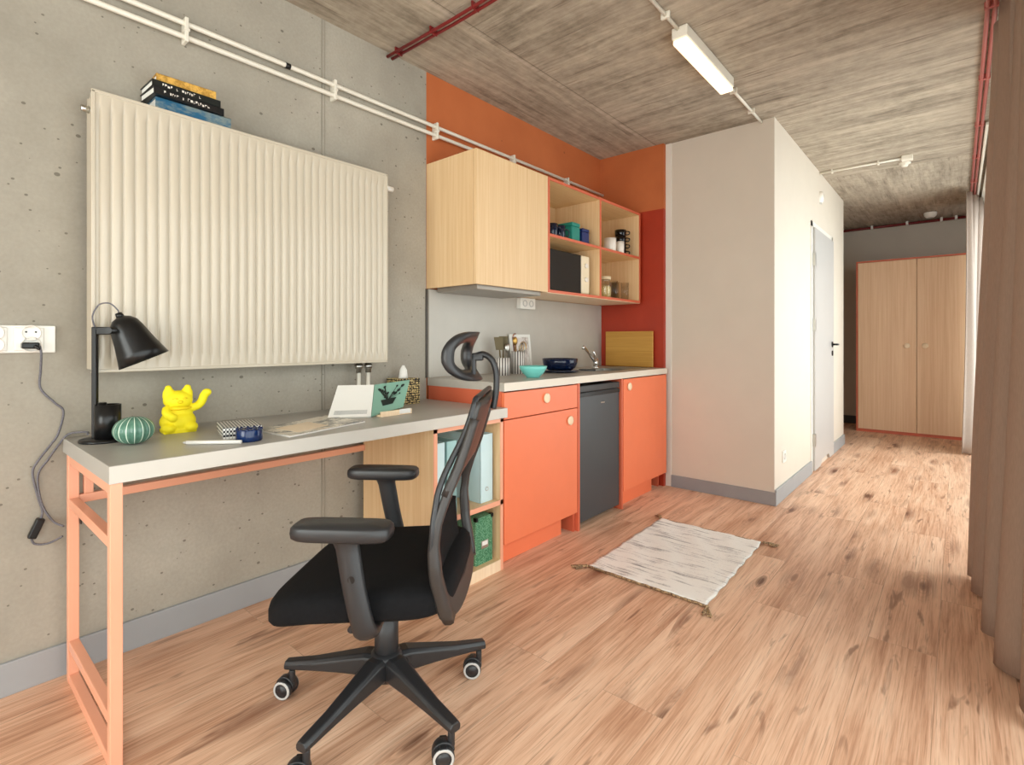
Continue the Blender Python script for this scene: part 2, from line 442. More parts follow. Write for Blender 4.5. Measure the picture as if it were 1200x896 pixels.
# door in the partition
fr = struct('door_1', MB().box(1.268, 1.274, 4.725, 4.775, 0, 2.03).box(1.268, 1.274, 5.613, 5.655, 0, 2.03).box(1.268, 1.274, 4.725, 5.655, 1.985, 2.03), PARTW, bev=.001)
DOORM = plain('grey white door laminate', (188, 184, 180), .4, var=.01)
o = [(1.268, 4.78, .012), (1.268, 5.0, .012), (1.268, 5.06, .06), (1.268, 5.36, .06), (1.268, 5.42, .012), (1.268, 5.608, .012), (1.268, 5.608, 1.98), (1.268, 4.78, 1.98)]
dl = MB().prism(o, (.022, 0, 0)).build('door_leaf', DOORM, fr)
hg = MB()
for z in (1.72, 1.19, .26): MB().box(1.274, 1.296, 4.762, 4.79, z - .05, z + .05).build('hinge', STEEL, fr, bev=.002)
hd = MB().cyl((1.29, 5.52, 1.03), (1.298, 5.52, 1.03), .026).tube([(1.295, 5.52, 1.03), (1.335, 5.52, 1.03), (1.34, 5.51, 1.03), (1.34, 5.40, 1.03)], .009).cyl((1.29, 5.52, .95), (1.298, 5.52, .95), .024)
hd.build('door_handle', BLKM2, dl)

# ------------------------------------------------------------------ radiator
R0, R1, RZ0, RZ1, RX = .376, 1.474, .965, 1.843, .12
rad = thing('radiator', (0.03, R0, RZ0), 'wide cream panel radiator with vertical ribs hung on the concrete wall', 'radiator')
nr = 33; pitch = (R1 - R0 - .03) / nr
prof = [(0, -1), (.05, -.93), (.11, -.55), (.19, -.28), (.28, -.13), (.38, -.04), (.5, 0), (.62, -.04), (.72, -.13), (.81, -.28), (.89, -.55), (.95, -.93), (1, -1)]
yy = [(R0, 0)]
for k in range(nr):
    for u, d in prof[:-1]: yy.append((R0 + .015 + (k + u) * pitch, d))
yy.append((R0 + .015 + nr * pitch, 0)); yy.append((R1, 0))
zz = [(RZ0, 0), (RZ0 + .035, 0), (RZ0 + .055, 1), (RZ1 - .06, 1), (RZ1 - .038, 0), (RZ1, 0)]
P_ = MB()
P_.grid(lambda a, b: Vector((RX + (yy[round(a * (len(yy) - 1))][1] * zz[round(b * 5)][1]) * .0085, yy[round(a * (len(yy) - 1))][0], zz[round(b * 5)][0])), len(yy) - 1, 5, True)
P_.build('front_panel', RADW, rad)
B(.105, .107, R0 + .004, R1 - .004, RZ0 + .004, RZ1 - .004).build('back_plate', RADW, rad)
MB().box(RX - .014, RX + .003, R0 - .004, R1 + .004, RZ1 - .006, RZ1 + .004).box(RX - .014, RX + .003, R0 - .004, R1 + .004, RZ0 - .004, RZ0 + .006).box(RX - .014, RX + .003, R0 - .004, R0 + .006, RZ0, RZ1).box(RX - .014, RX + .003, R1 - .006, R1 + .004, RZ0, RZ1).build('rim', RADW, rad, bev=.0015)
for a, b in ((R0, R0 + .004), (R1 - .004, R1)):
    B(.035, RX - .014, a, b, RZ0 + .005, RZ1 - .01).build('side_panel', RADW, rad, bev=.001)
g = MB()
for k in range(60): g.box(.04, RX - .016, R0 + .01 + k * .0181, R0 + .02 + k * .0181, RZ1 - .012, RZ1 - .006)
g.box(.038, .042, R0, R1, RZ1 - .02, RZ1 - .004).box(RX - .02, RX - .014, R0, R1, RZ1 - .02, RZ1 - .004)
g.build('top_grille', RADW, rad)
MB().cyl((.075, R0 - .022, RZ1 - .05), (.075, R0, RZ1 - .05), .011).build('bleed_valve', STEEL, rad)
MB().cyl((.088, R1, RZ1 - .05), (.088, R1 + .055, RZ1 - .05), .014, .013).build('end_cap', WHITE, rad)
for y in (1.352, 1.402):
    v = MB().cyl((.075, y, RZ0), (.075, y, RZ0 - .05), .014).cyl((.075, y, RZ0 - .012), (.075, y, RZ0 - .03), .019, seg=8).build('valve', STEEL, rad)
    MB().tube([(.075, y, RZ0 - .05), (.075, y, .765)], .0085).build('supply_pipe', PIPEW, rad)
for y in (.6, 1.25): B(.0005, .036, y - .02, y + .02, 1.1, 1.7).build('wall_bracket', RADW, rad)

# books on the radiator
def m_cover(name, a, b, sc_):
    t = NT(name); f = t.noise(t.coord(sc_), 1, 4, .7)
    return t.fin(t.mix(t.rng(f, .4, .6), rgb(*a), rgb(*b)), .45)
def book(z, h, x0, x1, y0, y1, rz, cov, label, marks=0):
    c = Vector(((x0 + x1) / 2, (y0 + y1) / 2, z)); dx = (x1 - x0) / 2; dy = (y1 - y0) / 2
    r = thing('book', c, label, 'book', 'books stacked on the radiator', rz)
    cv = MB().box(-dx, dx, -dy, dy, 0, .003).box(-dx, dx, -dy, dy, h - .003, h).box(dx - .004, dx, -dy, dy, 0, h)
    cv.build('cover', cov, r, local=True, bev=.001)
    MB().box(-dx + .004, dx - .004, -dy + .004, dy - .004, .003, h - .003).build('pages', PAPER, r, local=True)
    if marks:
        mk = MB(); rr = random.Random(int(z * 1000)); y = -dy + .03
        while y < dy - .05:
            if rr.random() < .8:
                a = rr.uniform(.003, .007)
                mk.box(dx, dx + .0005, y, y + .001, h * .38, h * .62)
                mk.box(dx, dx + .0005, y, y + a, h * rr.choice((.3, .5, .66)), h * rr.choice((.3, .5, .66)) + .0016)
                y += a + .003
            else: y += .01
        mk.build('spine_marking', PORC, r, local=True)
    return r
z = RZ1 + .004
CB = m_cover('blue swirl cover', (120, 134, 132), (22, 88, 122), (30, 16, 40))
book(z, .040, .0, .112, .545, .785, 0, CB, 'blue and grey patterned book lying at the bottom of the stack on the radiator')
BK = plain('black book cover', (14, 16, 18), .35)
BK2 = plain('black green book cover', (18, 24, 22), .35)
book(z + .0405, .026, .0, .125, .53, .755, .07, BK, 'black book directly above the blue one on the radiator', 1)
book(z + .067, .024, .0, .122, .53, .745, .03, BK2, 'black book with pale spine lettering just under the yellow book', 1)
CY = m_cover('ochre cover', (226, 176, 84), (176, 130, 50), (30, 60, 60))
book(z + .0915, .030, .0, .11, .55, .735, -.03, CY, 'yellow ochre book lying on top of the stack on the radiator')

# ------------------------------------------------------------------ pipes and conduits
pp = thing('wall_pipe_pair', (0.02, -2.4, 2.2), 'pair of white pipes running along the wall above the radiator', 'pipe')
for z0, z1 in ((2.216, 2.213), (2.166, 2.168)):
    MB().tube([(.03, -2.5, z0), (.03, .6, z0), (.03, 2.0, z1), (.03, 3.59, z1)], .0095, 12).build('pipe', PIPEW, pp)
for y in (-.6, .1, .661, 1.256, 1.86, 2.5, 3.1):
    MB().box(0, .043, y - .006, y + .006, 2.148, 2.236).box(.02, .047, y - .009, y + .009, 2.185, 2.196).build('pipe_clip', PIPEW, pp, bev=.002)
MB().cyl((.03, 1.03, 2.2145), (.03, 1.05, 2.2145), .012).build('pipe_joint', BLKM2, pp)
rp = thing('red_ceiling_pipe_pair', (0.02, 1.58, 2.45), 'pair of dark red pipes crossing the ceiling from the left wall', 'pipe')
for dy, z in ((-.014, 2.482), (.014, 2.482)):
    MB().tube([(.0, 1.578 + dy, z), (.45, 1.584 + dy, z), (.62, 1.582 + dy * 1.0, z), (.9, 1.575 + dy, z), (2.25, 1.565 + dy, z)], .0075, 12).build('pipe', PIPER, rp)
for x in (.07, .33, .6, 1.1, 1.6): MB().box(x - .004, x + .004, 1.558, 1.602, 2.473, ZC).build('pipe_clip', PIPER, rp, bev=.002)
re_ = thing('faded_red_pipe_pair', (2.28, 0, 2.45), 'pale red pipes running along the ceiling above the curtains', 'pipe')
for x in (2.262, 2.286): MB().tube([(x, -2.5, 2.485), (x, 7.94, 2.485)], .009, 12).build('pipe', PIPEP, re_)
for y in (1, 2, 3, 3.8, 4.6, 5.4, 6.2): MB().box(2.25, 2.298, y - .008, y + .008, 2.475, ZC).build('pipe_clip', PIPEP, re_, bev=.002)
wp = MB().tube([(2.312, 4.6, 2.485), (2.312, 7.9, 2.485)], .009, 12).build('pipe', PIPEW, None, (2.312, 4.6, 2.485))
tag(wp, 'white pipe beside the faded red pipes at the far curtain', 'pipe')
bp = thing('back_wall_pipe', (1.3, 7.86, 2.45), 'dark red pipe pair under the ceiling along the far wall', 'pipe')
for y in (7.86, 7.9): MB().tube([(.1, y, 2.478), (2.25, y, 2.478)], .012, 10).build('pipe', PIPER, bp)
for x in (1.35, 1.7, 2.02, 2.15): MB().box(x - .012, x + .012, 7.845, 7.915, 2.462, ZC).build('pipe_clip', WHITE, bp, bev=.002)
sd = thing('smoke_detector', (1.93, 7.5, 2.45), 'round white smoke detector on the ceiling before the wardrobe', 'smoke detector')
MB().lathe([(0, 0), (.04, .002), (.055, .02), (.06, .04), (.06, .055)], (1.93, 7.5, 2.45)).build('housing', WHITE, sd)
MB().lathe([(0, -.006), (.02, -.005), (.024, .002)], (1.93, 7.5, 2.45)).build('sensor_cap', GREYR, sd)

def conduit(name, pts, clips, label, loc):
    r = thing(name, loc, label, 'conduit')
    MB().tube(pts, .0085, 12).build('tube', PIPEW, r)
    for x, y, ax in clips:
        (MB().box(x - .02, x + .02, y - .006, y + .006, 2.476, 2.505) if ax == 'y' else MB().box(x - .006, x + .006, y - .02, y + .02, 2.476, 2.505)).build('clip', PIPEW, r, bev=.002)
    return r
conduit('ceiling_conduit', [(1.19, -1.2, 2.491), (1.19, 2.30, 2.491)], [(1.19, 2.17, 'y'), (1.19, 1.5, 'y'), (1.19, .8, 'y')], 'white conduit on the ceiling leading up to the lit lamp', (1.19, 1, 2.49))
conduit('ceiling_conduit', [(1.19, 2.95, 2.491), (1.19, 3.638, 2.491)], [(1.19, 3.08, 'y'), (1.19, 3.42, 'y')], 'short white conduit from the lit lamp to the greige partition', (1.19, 3.3, 2.49))
cb_ = conduit('ceiling_conduit', [(1.27, 5.08, 2.491), (1.84, 5.08, 2.491)], [(1.36, 5.08, 'x'), (1.68, 5.08, 'x')], 'white conduit from the corridor wall to a ceiling junction box', (1.5, 5.08, 2.49))
MB().box(1.83, 1.9, 5.045, 5.115, 2.47, ZC).build('junction_box', PIPEW, cb_, bev=.004)
tag(MB().lathe([(0, 0), (.02, .0), (.024, .01), (.024, .02), (.04, .022), (.04, .03)], (1.838, 5.27, 2.475)).build('smoke_sensor', PIPEW, None, (1.838, 5.27, 2.475)), 'small white cap on the ceiling next to the junction box', 'sensor')
def fixture(y0, y1, label):
    l = thing('ceiling_lamp', (1.2, y0, 2.43), label, 'ceiling lamp')
    MB().box(1.16, 1.235, y0, y1, 2.448, 2.503).build('housing', PIPEW, l, bev=.006)
    MB().box(1.163, 1.232, y0 + .006, y1 - .006, 2.425, 2.448).build('diffuser', LAMPE, l, bev=.008)
    return l
fixture(2.30, 2.95, 'lit rectangular ceiling lamp between two white conduits')

# ------------------------------------------------------------------ wall sockets, plug and cable
so = thing('wall_socket_strip', (0, .2, 1.065), 'white double power socket strip on the concrete wall left of the radiator', 'socket')
MB().box(0, .010, .02, .304, 1.024, 1.108).build('frame', WHITE, so, bev=.003)
for yc_ in (.078, .16, .242) [1:]:
    yc_ += .0
    f = MB().box(.010, .016, yc_ - .034, yc_ + .034, 1.031, 1.101).build('socket_plate', WHITE, so, bev=.003)
    for dz in (.019, -.017):
        MB().lathe([(.024, 0), (.024, .004), (.02, .004), (.019, -.002), (0, -.002)], (.0162, yc_ + .004, 1.066 + dz), (1, 0, 0)).build('socket_face', PORC, f)
        MB().cyl((.0145, yc_ - .007, 1.069 + dz), (.0165, yc_ - .007, 1.069 + dz), .0028, seg=10).cyl((.0145, yc_ + .015, 1.069 + dz), (.0165, yc_ + .015, 1.069 + dz), .0028, seg=10).build('pin_hole', BLKM2, f)
LW = lambda *p: p
# ------------------------------------------------------------------ desk
DZ = .752; DT = .045; DX = .585; DY0 = .322; DY1 = 1.806
desk = thing('desk', (.3, 1.0, 0), 'long grey topped desk with coral steel tube frame along the concrete wall', 'desk')
MB().box(.002, DX, DY0, DY1, DZ - DT, DZ).build('tabletop', DESKT, desk, bev=.0015)
MB().box(DX, DX + .0015, DY0, DY1, DZ - DT + .001, DZ - .001).build('front_edge_band', DESKE, desk)
t_ = .027; zb = DZ - DT
y0 = DY0 + .002; y1 = y0 + t_
MB().box(DX - t_ - .002, DX - .002, y0, y1, 0, zb).build('leg', CORAL, desk, bev=.002)
MB().box(.05, .05 + t_, y0, y1, 0, zb).build('leg', CORAL, desk, bev=.002)
xa, xb = .05 + t_, DX - t_ - .002
for z0, n in ((zb - t_, 'frame_rail'), (.545, 'frame_rail'), (.105, 'frame_rail'), (.0, 'floor_rail')):
    MB().box(xa, xb, y0 + .001, y1 - .001, z0, z0 + t_).build(n, CORAL, desk, bev=.002)
MB().box(.052, .052 + t_ - .004, y1, 1.386, .552, .552 + t_).build('back_rail', CORAL, desk, bev=.002)
MB().box(.052, .052 + t_ - .004, y1 + .012, y1 + .036, .552 + t_, zb).build('rail_post', CORAL, desk, bev=.002)
MB().box(.05, .09, y1, y1 + .004, .49, .51).build('cable_clip', BLKM2, desk)

# lamp with cable
RT = Vector((.7587, .6514, 0)); UPV = Vector((0, 0, 1)); FW = Vector((-.6514, .7587, 0))
L0 = Vector((.152, .393, DZ))
lamp = thing('desk_lamp', L0, 'black desk lamp with a bell shade and a pen cup on its base', 'desk lamp')
pole = L0 + RT * -.022
MB().lathe([(0, 0), (.066, 0), (.068, .003), (.066, .008), (0, .008)], L0 + RT * .012, seg=40).build('base', BLKM2, lamp)
MB().box(-.0075, .0075, -.006, .006, .006, .352, Matrix.Translation(pole) @ Matrix.Rotation(math.radians(40.65), 4, 'Z')).build('pole', BLKM2, lamp, bev=.002)
Mx = Matrix.Translation(pole) @ Matrix.Rotation(math.radians(40.65), 4, 'Z')
MB().box(.0, .092, -.004, .004, .328, .352, Mx).build('arm', BLKM2, lamp, bev=.003)
cupc = L0 + RT * .018
MB().lathe([(0, .008), (.034, .008), (.034, .112), (.030, .112), (.030, .014), (0, .014)], cupc, seg=32).build('pen_cup', BLKM2, lamp)
MB().cyl(cupc + RT * -.018 + UPV * .01, cupc + RT * -.018 + UPV * .118, .012, seg=16).build('pen_cup_post', BLKM2, lamp)
pv = pole + RT * .085 + UPV * .34
ax = (RT * .36 + FW * .20 - UPV * .91).normalized()
sh_c = pole + RT * .078 + UPV * .384
sh = MB().lathe([(0, 0), (.012, .001), (.026, .008), (.038, .022), (.045, .045), (.052, .08), (.062, .118), (.071, .15), (.069, .15), (.06, .118), (.05, .08), (.043, .045), (.036, .024), (.024, .011), (0, .004)], sh_c, ax, 40)
s_ = sh.build('shade', BLKM2, lamp)
MB().lathe([(.0685, .148), (.0585, .114), (.049, .079), (.042, .045)], sh_c, ax, 40).build('shade_lining', PORC, s_)
MB().lathe([(0, .09), (.012, .094), (.02, .11), (.018, .128), (.008, .14), (0, .142)], sh_c, ax, 20).build('bulb', BULB, s_)
MB().cyl(pv - FW * .056, pv + FW * .05, .010, seg=16).build('pivot', BLKM2, s_)
MB().cyl(sh_c - ax * .012, sh_c + ax * .004, .009, .012, seg=14).build('cable_gland', BLKM2, s_)
def bez(pts, n=8):
    P = [Vector(p) for p in pts]; P = [P[0]] + P + [P[-1]]; out = []
    for i in range(1, len(P) - 2):
        for k in range(n):
            t = k / n; a, b, c, d = P[i - 1:i + 3]
            out.append(.5 * ((2 * b) + (c - a) * t + (2 * a - 5 * b + 4 * c - d) * t * t + (3 * b - a - 3 * c + d) * t ** 3))
    return out + [P[-2]]
MB().tube(bez([pole + UPV * .35, pole + RT * -.008 + UPV * .385, pole + RT * .012 + UPV * .42, pole + RT * .045 + UPV * .425, pole + RT * .07 + UPV * .405, sh_c - ax * .01]), .0022, 8).build('head_cable', GREYC, lamp)
# mains cable: plug, hanging loop, in line switch
cab = bez([(.045, .262, 1.046), (.05, .265, 1.02), (.022, .267, .97), (.012, .268, .914), (.012, .3, .868), (.012, .322, .837), (.012, .31, .77), (.012, .293, .738), (.012, .262, .69), (.012, .25, .655), (.012, .262, .58), (.014, .272, .535), (.018, .268, .512)])
MB().tube(cab, .0032, 8).build('mains_cable', GREYC, lamp)
MB().tube(bez([(.018, .246, .46), (.012, .255, .437), (.02, .285, .432), (.04, .316, .45)]), .003, 8).build('mains_cable', GREYC, lamp)
MB().tube(bez([L0 + Vector((-.03, -.03, .02)), (.07, .37, .772), (.02, .335, .765), (.012, .312, .735), (.012, .285, .69), (.012, .262, .645), (.014, .27, .56), (.02, .295, .50), (.045, .318, .482)]), .0032, 8).build('mains_cable', GREYC, lamp)
Ms = Matrix.Translation((.02, .257, .486)) @ Matrix.Rotation(math.radians(-22), 4, 'X')
MB().box(-.011, .011, -.011, .011, -.03, .03, Ms).build('inline_switch', BLKM2, lamp, bev=.004)
MB().box(.017, .05, .222, .262, 1.037, 1.056).cyl((.05, .25, 1.047), (.056, .262, 1.034), .006, .004, seg=10).build('plug', BLKM2, lamp, bev=.006)

# cactus like ball ornament
cc = Vector((.287, .443, DZ))
def m_cactus():
    t = NT('green glaze with pale stripes')
    v = t.coord(); sep = t.n('ShaderNodeSeparateXYZ'); t.l(v, sep.inputs[0])
    ang = t.math('ARCTAN2', sep.outputs[1], sep.outputs[0])
    f = t.math('ABSOLUTE', t.math('SUBTRACT', t.math('FRACT', t.math('MULTIPLY', ang, 16 / (2 * PI))), .5))
    wv = t.math('LESS_THAN', f, .06)
    g = t.mix(t.rng(t.noise(v, 60, 3), .3, .7), rgb(72, 112, 96), rgb(98, 140, 120))
    return t.fin(t.mix(wv, g, rgb(214, 232, 214)), .18)
ob = MB()
Rr = []
for i in range(21):
    tt = PI * i / 20; r = .053 * math.sin(tt) ** .9 if 0 < i < 20 else 1e-4; h = .041 - .041 * math.cos(tt)
    Rr.append([cc + Vector((r * (1 - .05 * abs(math.cos(8 * 2 * PI * j / 128)) ** 6) * math.cos(2 * PI * j / 128), r * (1 - .05 * abs(math.cos(8 * 2 * PI * j / 128)) ** 6) * math.sin(2 * PI * j / 128), h)) for j in range(128)])
ob.loft(Rr, cap=False)
tag(ob.build('ball_ornament', m_cactus(), None, cc), 'squat green ribbed ceramic ball with pale stripes beside the desk lamp', 'ornament')

# yellow beckoning cat figurine
cat = thing('cat_figurine', (.15, .60, DZ), 'bright yellow beckoning cat figurine with raised paw on the desk', 'figurine', rz=math.radians(-6))
K = MB()
K.ball((0, 0, .036), (.044, .054, .040)).ball((-.004, 0, .066), (.036, .045, .030)).ball((.0, 0, .108), (.036, .044, .033))
for s in (-1, 1):
    K.ball((.026, s * .032, .018), (.030, .022, .018))          # hind feet
    K.tube([(-.002, s * .024, .120), (-.002, s * .027, .138), (0, s * .028, .150)], [.021, .017, .010], 14).ball((0, s * .028, .149), .0105)
K.tube(bez([(.0, .038, .078), (.004, .058, .085), (.006, .070, .100), (.008, .076, .118), (.014, .082, .128)]), [.014] * 33, 12).ball((.016, .083, .130), (.014, .015, .013))
K.tube(bez([(.018, -.036, .082), (.038, -.040, .070), (.045, -.028, .056)]), .013, 12).ball((.046, -.024, .054), .0145)
K.tube(bez([(-.04, .0, .02), (-.05, .02, .012), (-.035, .05, .012)]), .010, 10)
K.box(-.036, .040, -.048, .048, 0, .012)
b_ = K.build('body', YEL, cat, local=True)
m = b_.modifiers.new('Remesh', 'REMESH'); m.mode = 'VOXEL'; m.voxel_size = .0022; m.use_smooth_shade = True
m = b_.modifiers.new('Smooth', 'SMOOTH'); m.factor = .6; m.iterations = 4
YEL2 = plain('darker yellow relief', (246, 214, 14), .65)
MB().ball((.0355, 0, .104), (.007, .008, .006)).build('muzzle', YEL2, b_, local=True)
for s in (-1, 1): MB().tube([(.030, s * .022, .114), (.0345, s * .014, .118), (.0365, s * .008, .113)], .0018, 8).build('eye', YEL2, b_, local=True)
MB().lathe([(.034, 0), (.040, .003), (.040, .008), (.034, .011)], (0, 0, .076), seg=30).build('collar', YEL2, b_, local=True)

# patterned box, tape, pen, papers, open book, tissue box
def m_pattern():
    t = NT('black and white woven pattern')
    w1 = t.n('ShaderNodeTexChecker'); t.l(t.coord((1, 1, 1), (0, 0, .785)), w1.inputs['Vector']); w1.inputs['Scale'].default_value = 150
    c = t.mix(w1.outputs['Fac'], rgb(30, 30, 34), rgb(230, 228, 222)); return t.fin(c, .5)
bxr = thing('patterned_box', (.36, .715, DZ), 'low black and white patterned box behind the blue tape dispenser', 'box', rz=math.radians(-14))
PT = m_pattern()
MB().box(-.075, .075, -.055, .055, 0, .018).build('box_base', PT, bxr, local=True, bev=.001)
MB().box(-.077, .077, -.057, .057, .014, .036).build('lid', PT, bxr, local=True, bev=.0015)
tpr = thing('tape_dispenser', (.498, .69, DZ), 'glossy dark blue round tape dispenser at the front of the desk', 'tape dispenser')
tb = MB().lathe([(.014, 0), (.036, 0), (.038, .004), (.038, .034), (.036, .037), (.014, .037), (.014, 0)], (.498, .69, DZ), seg=36)
tb.build('tape_roll', plain('deep blue plastic', (10, 38, 84), .14), tpr)
tt = MB()
for k in range(11):
    a = 2 * PI * k / 11; tt.ball((.498 + .034 * math.cos(a), .69 + .034 * math.sin(a), DZ + .036), .005, 8, 6)
tt.build('serrated_rim', plain('deep blue shiny edge', (8, 32, 76), .1), tpr)
pn = thing('pen', (.46, .585, DZ + .006), 'white pen lying at the front edge of the desk near the tape', 'pen')
a, b = Vector((.415, .533, DZ + .0062)), Vector((.535, .652, DZ + .0062)); dd = (b - a).normalized()
MB().tube([a + dd * .012, b], .0058, 12).build('barrel', WHITE, pn)
MB().tube([a, a + dd * .012], [.0015, .005], 12).build('tip', GREYR, pn)
def m_print(name, cols, scale):
    t = NT(name); f = t.noise(t.coord(scale), 1, 5, .7, .6)
    r = t.n('ShaderNodeValToRGB'); t.l(f, r.inputs[0]); r.color_ramp.interpolation = 'CONSTANT'
    for k, (p, c) in enumerate(cols):
        e = r.color_ramp.elements[k] if k < 2 else r.color_ramp.elements.new(p)
        e.position = p; e.color = (*rgb(*c), 1)
    return t.fin(r.outputs[0], .4)
PR = m_print('printed magazine spread', [(0, (90, 96, 100)), (.42, (170, 168, 160)), (.5, (232, 226, 212)), (.62, (206, 190, 170))], (14, 9, 1))
mag = thing('magazine', (.38, .94, DZ), 'open printed magazine lying flat between the tape and the open book', 'magazine')
q = [(.25, .83), (.555, .775), (.575, 1.05), (.40, 1.10)]
q = [(.335, .775), (.548, .795), (.46, 1.13), (.20, 1.12)]
MB().prism([(x, y, DZ + .0005) for x, y in q], (0, 0, .004)).build('pages', PAPER, mag)
MB().prism([(x + .003 * (1 if x < .4 else -1), y + .004 * (1 if y < .9 else -1), DZ + .0046) for x, y in q], (0, 0, .0006)).build('printed_page', PR, mag)
q2 = [(.37, .83), (.50, .845), (.45, .985), (.32, .975)]
MB().prism([(x, y, DZ + .0053) for x, y in q2], (0, 0, .0012)).build('loose_sheet', plain('cream sheet', (236, 220, 196), .7), mag)

# open book propped on a stand: left page white, right page a teal plate with a black plant picture
ob_ = thing('open_book', (.37, 1.22, DZ), 'open book propped upright showing a white page and a teal plate with a black plant', 'book')
def quadpanel(A, Bp, C, D, th, name, mat, parent):
    A, Bp, C, D = map(Vector, (A, Bp, C, D)); n = (Bp - A).cross(D - A).normalized() * -th
    return MB().prism([A, Bp, C, D], n).build(name, mat, parent, bev=.001)
# corners: left page (outer bottom, spine bottom, spine top, outer top)
LB, SB = Vector((.268, 1.085, DZ + .004)), Vector((.372, 1.215, DZ + .006))
ST, LT = Vector((.268, 1.302, DZ + .122)), Vector((.185, 1.180, DZ + .122))
RB, RTP = Vector((.375, 1.375, DZ + .030)), Vector((.300, 1.468, DZ + .135))
quadpanel(LB, SB, ST, LT, .008, 'left_page', PAPER, ob_)
rpg = quadpanel(SB + Vector((.001, .002, 0)), RB, RTP, ST + Vector((.001, .002, 0)), .008, 'right_page', plain('teal plate', (128, 170, 152), .5), ob_)
# plant picture on the teal plate
e1 = (RB - SB).normalized(); n3 = e1.cross(ST - SB).normalized(); e2 = n3.cross(e1) * 1.0
if e2.z < 0: e2 = -e2
if n3.x < 0: n3 = -n3
def onp(u, v, h=.0012):
    base = SB.lerp(RB, u); top = ST.lerp(RTP, u); return base.lerp(top, v) + n3 * h
pic = MB()
pot = [onp(.32, .22), onp(.62, .22), onp(.70, .42), onp(.24, .42)]
pic.prism(pot, n3 * .0006)
rr = random.Random(3)
for k in range(22):
    u, v = rr.uniform(.14, .86), rr.uniform(.5, .86); s = rr.uniform(.02, .04)
    if abs(u - .5) < .1 and v > .7: continue
    pic.prism([onp(u + s * 1.1 * math.cos(a), v + s * 1.4 * math.sin(a)) for a in [2 * PI * j / 8 for j in range(8)]], n3 * .0006)
    pic.prism([onp(.44 + .1 * (u - .5), .4), onp(.46 + .1 * (u - .5), .4), onp(u + .01, v), onp(u - .01, v)], n3 * .0006)
pic.build('plant_picture', plain('black print ink', (24, 36, 34), .5), rpg)
lm = MB()
for k in range(5): 
    u0_, u1_ = .12, .9; v_ = .08 + .025 * k
    A1 = LB.lerp(SB, u0_).lerp(LT.lerp(ST, u0_), v_); A2 = LB.lerp(SB, u1_).lerp(LT.lerp(ST, u1_), v_)
    nn = (SB - LB).cross(LT - LB).normalized(); nn = nn if nn.x > 0 else -nn
    up_ = (LT - LB).normalized() * .0016
    lm.prism([A1 + nn * .001, A2 + nn * .001, A2 + nn * .001 + up_, A1 + nn * .001 + up_], nn * .0004)
lm.build('page_drawing', plain('grey print ink', (150, 150, 148), .6), ob_)
MB().box(.30, .40, 1.245, 1.40, DZ + .0005, DZ + .008).box(.392, .40, 1.245, 1.40, DZ + .008, DZ + .022).tube([(.31, 1.3, DZ + .006), (.24, 1.33, DZ + .08)], .005).build('stand', WOODP, ob_, bev=.001)
MB().box(.40, .404, 1.335, 1.39, DZ + .006, DZ + .024).build('price_tag', PAPER, ob_)

tis = thing('tissue_box', (.08, 1.6, DZ), 'speckled black and gold tissue box with a tissue sticking out by the wall', 'tissue box')
TS = m_checker_dots('speckled gold black pattern', (34, 28, 20), (214, 190, 130), 90)
MB().box(.02, .135, 1.545, 1.66, DZ, DZ + .125).build('carton', TS, tis, bev=.002)
MB().loft([[Vector((.078 + r * math.cos(a), 1.602 + r * 1.2 * math.sin(a + .3 * k), DZ + z)) for a in [2 * PI * j / 10 for j in range(10)]] for k, (r, z) in enumerate(((.022, .1245), (.016, .145), (.013, .165), (.004, .188)))]).build('tissue', PAPER, tis)

# ------------------------------------------------------------------ side shelf unit under the desk
su = thing('desk_shelf_unit', (.3, 1.6, 0), 'open oak shelf unit with coral edging under the right end of the desk', 'shelf unit')
ya, yb, xf = 1.386, 1.806, .555
MB().box(.06, xf, ya, ya + .018, .0, zb).build('side_panel', WOOD, su)
MB().box(.06, xf, yb - .018, yb, .0, zb).build('side_panel', WOOD, su)
MB().box(.06, .068, ya + .018, yb - .018, .03, zb).build('back_panel', WOOD, su)
for z0, z1, n in ((.03, .05, 'bottom_panel'), (.305, .323, 'shelf'), (zb - .02, zb, 'top_panel')):
    MB().box(.068, xf, ya + .018, yb - .018, z0, z1).build(n, WOOD, su)
MB().box(.50, .555, ya + .018, yb - .018, 0, .03).build('plinth', WOODP, su)
MB().box(xf, xf + .004, ya, ya + .018, 0, zb).box(xf, xf + .004, yb - .018, yb, .0, zb).box(xf, xf + .004, ya, yb, zb - .022, zb).box(xf, xf + .004, ya, yb, .303, .325).build('edge_band', CORAL, su)
MB().box(xf, xf + .004, ya + .018, yb - .018, 0, .05).build('base_band', WOODP, su)
LBL = plain('pale blue card', (204, 228, 232), .5, var=.02)
TBL = plain('pale teal card', (160, 200, 200), .5, var=.02)
def binder(y0, y1, mat, label, x0=.2, x1=.525, h=.31, z0=.3235, tab=True):
    r = thing('ring_binder', ((x0 + x1) / 2, (y0 + y1) / 2, z0), label, 'binder', 'binders on the upper shelf of the desk unit')
    MB().box(x0, x1, y0, y0 + .004, z0, z0 + h).box(x0, x1, y1 - .004, y1, z0, z0 + h).box(x1 - .004, x1, y0, y1, z0, z0 + h).build('cover', mat, r, bev=.0015)
    MB().box(x0 + .01, x1 - .02, y0 + .012, y1 - .012, z0 + .005, z0 + h - .02).build('papers', PAPER, r)
    ym = (y0 + y1) / 2
    MB().lathe([(.008, 0), (.010, .001), (.010, .002), (.008, .003)], (x1, ym, z0 + .06), (1, 0, 0), 20).build('finger_ring', STEEL, r)
binder(1.412, 1.475, LBL, 'pale blue binder standing at the left side of the upper shelf')
binder(1.484, 1.545, TBL, 'pale teal binder second from the left on the upper shelf')
binder(1.69, 1.772, LBL, 'pale blue binder standing at the right side of the upper shelf')
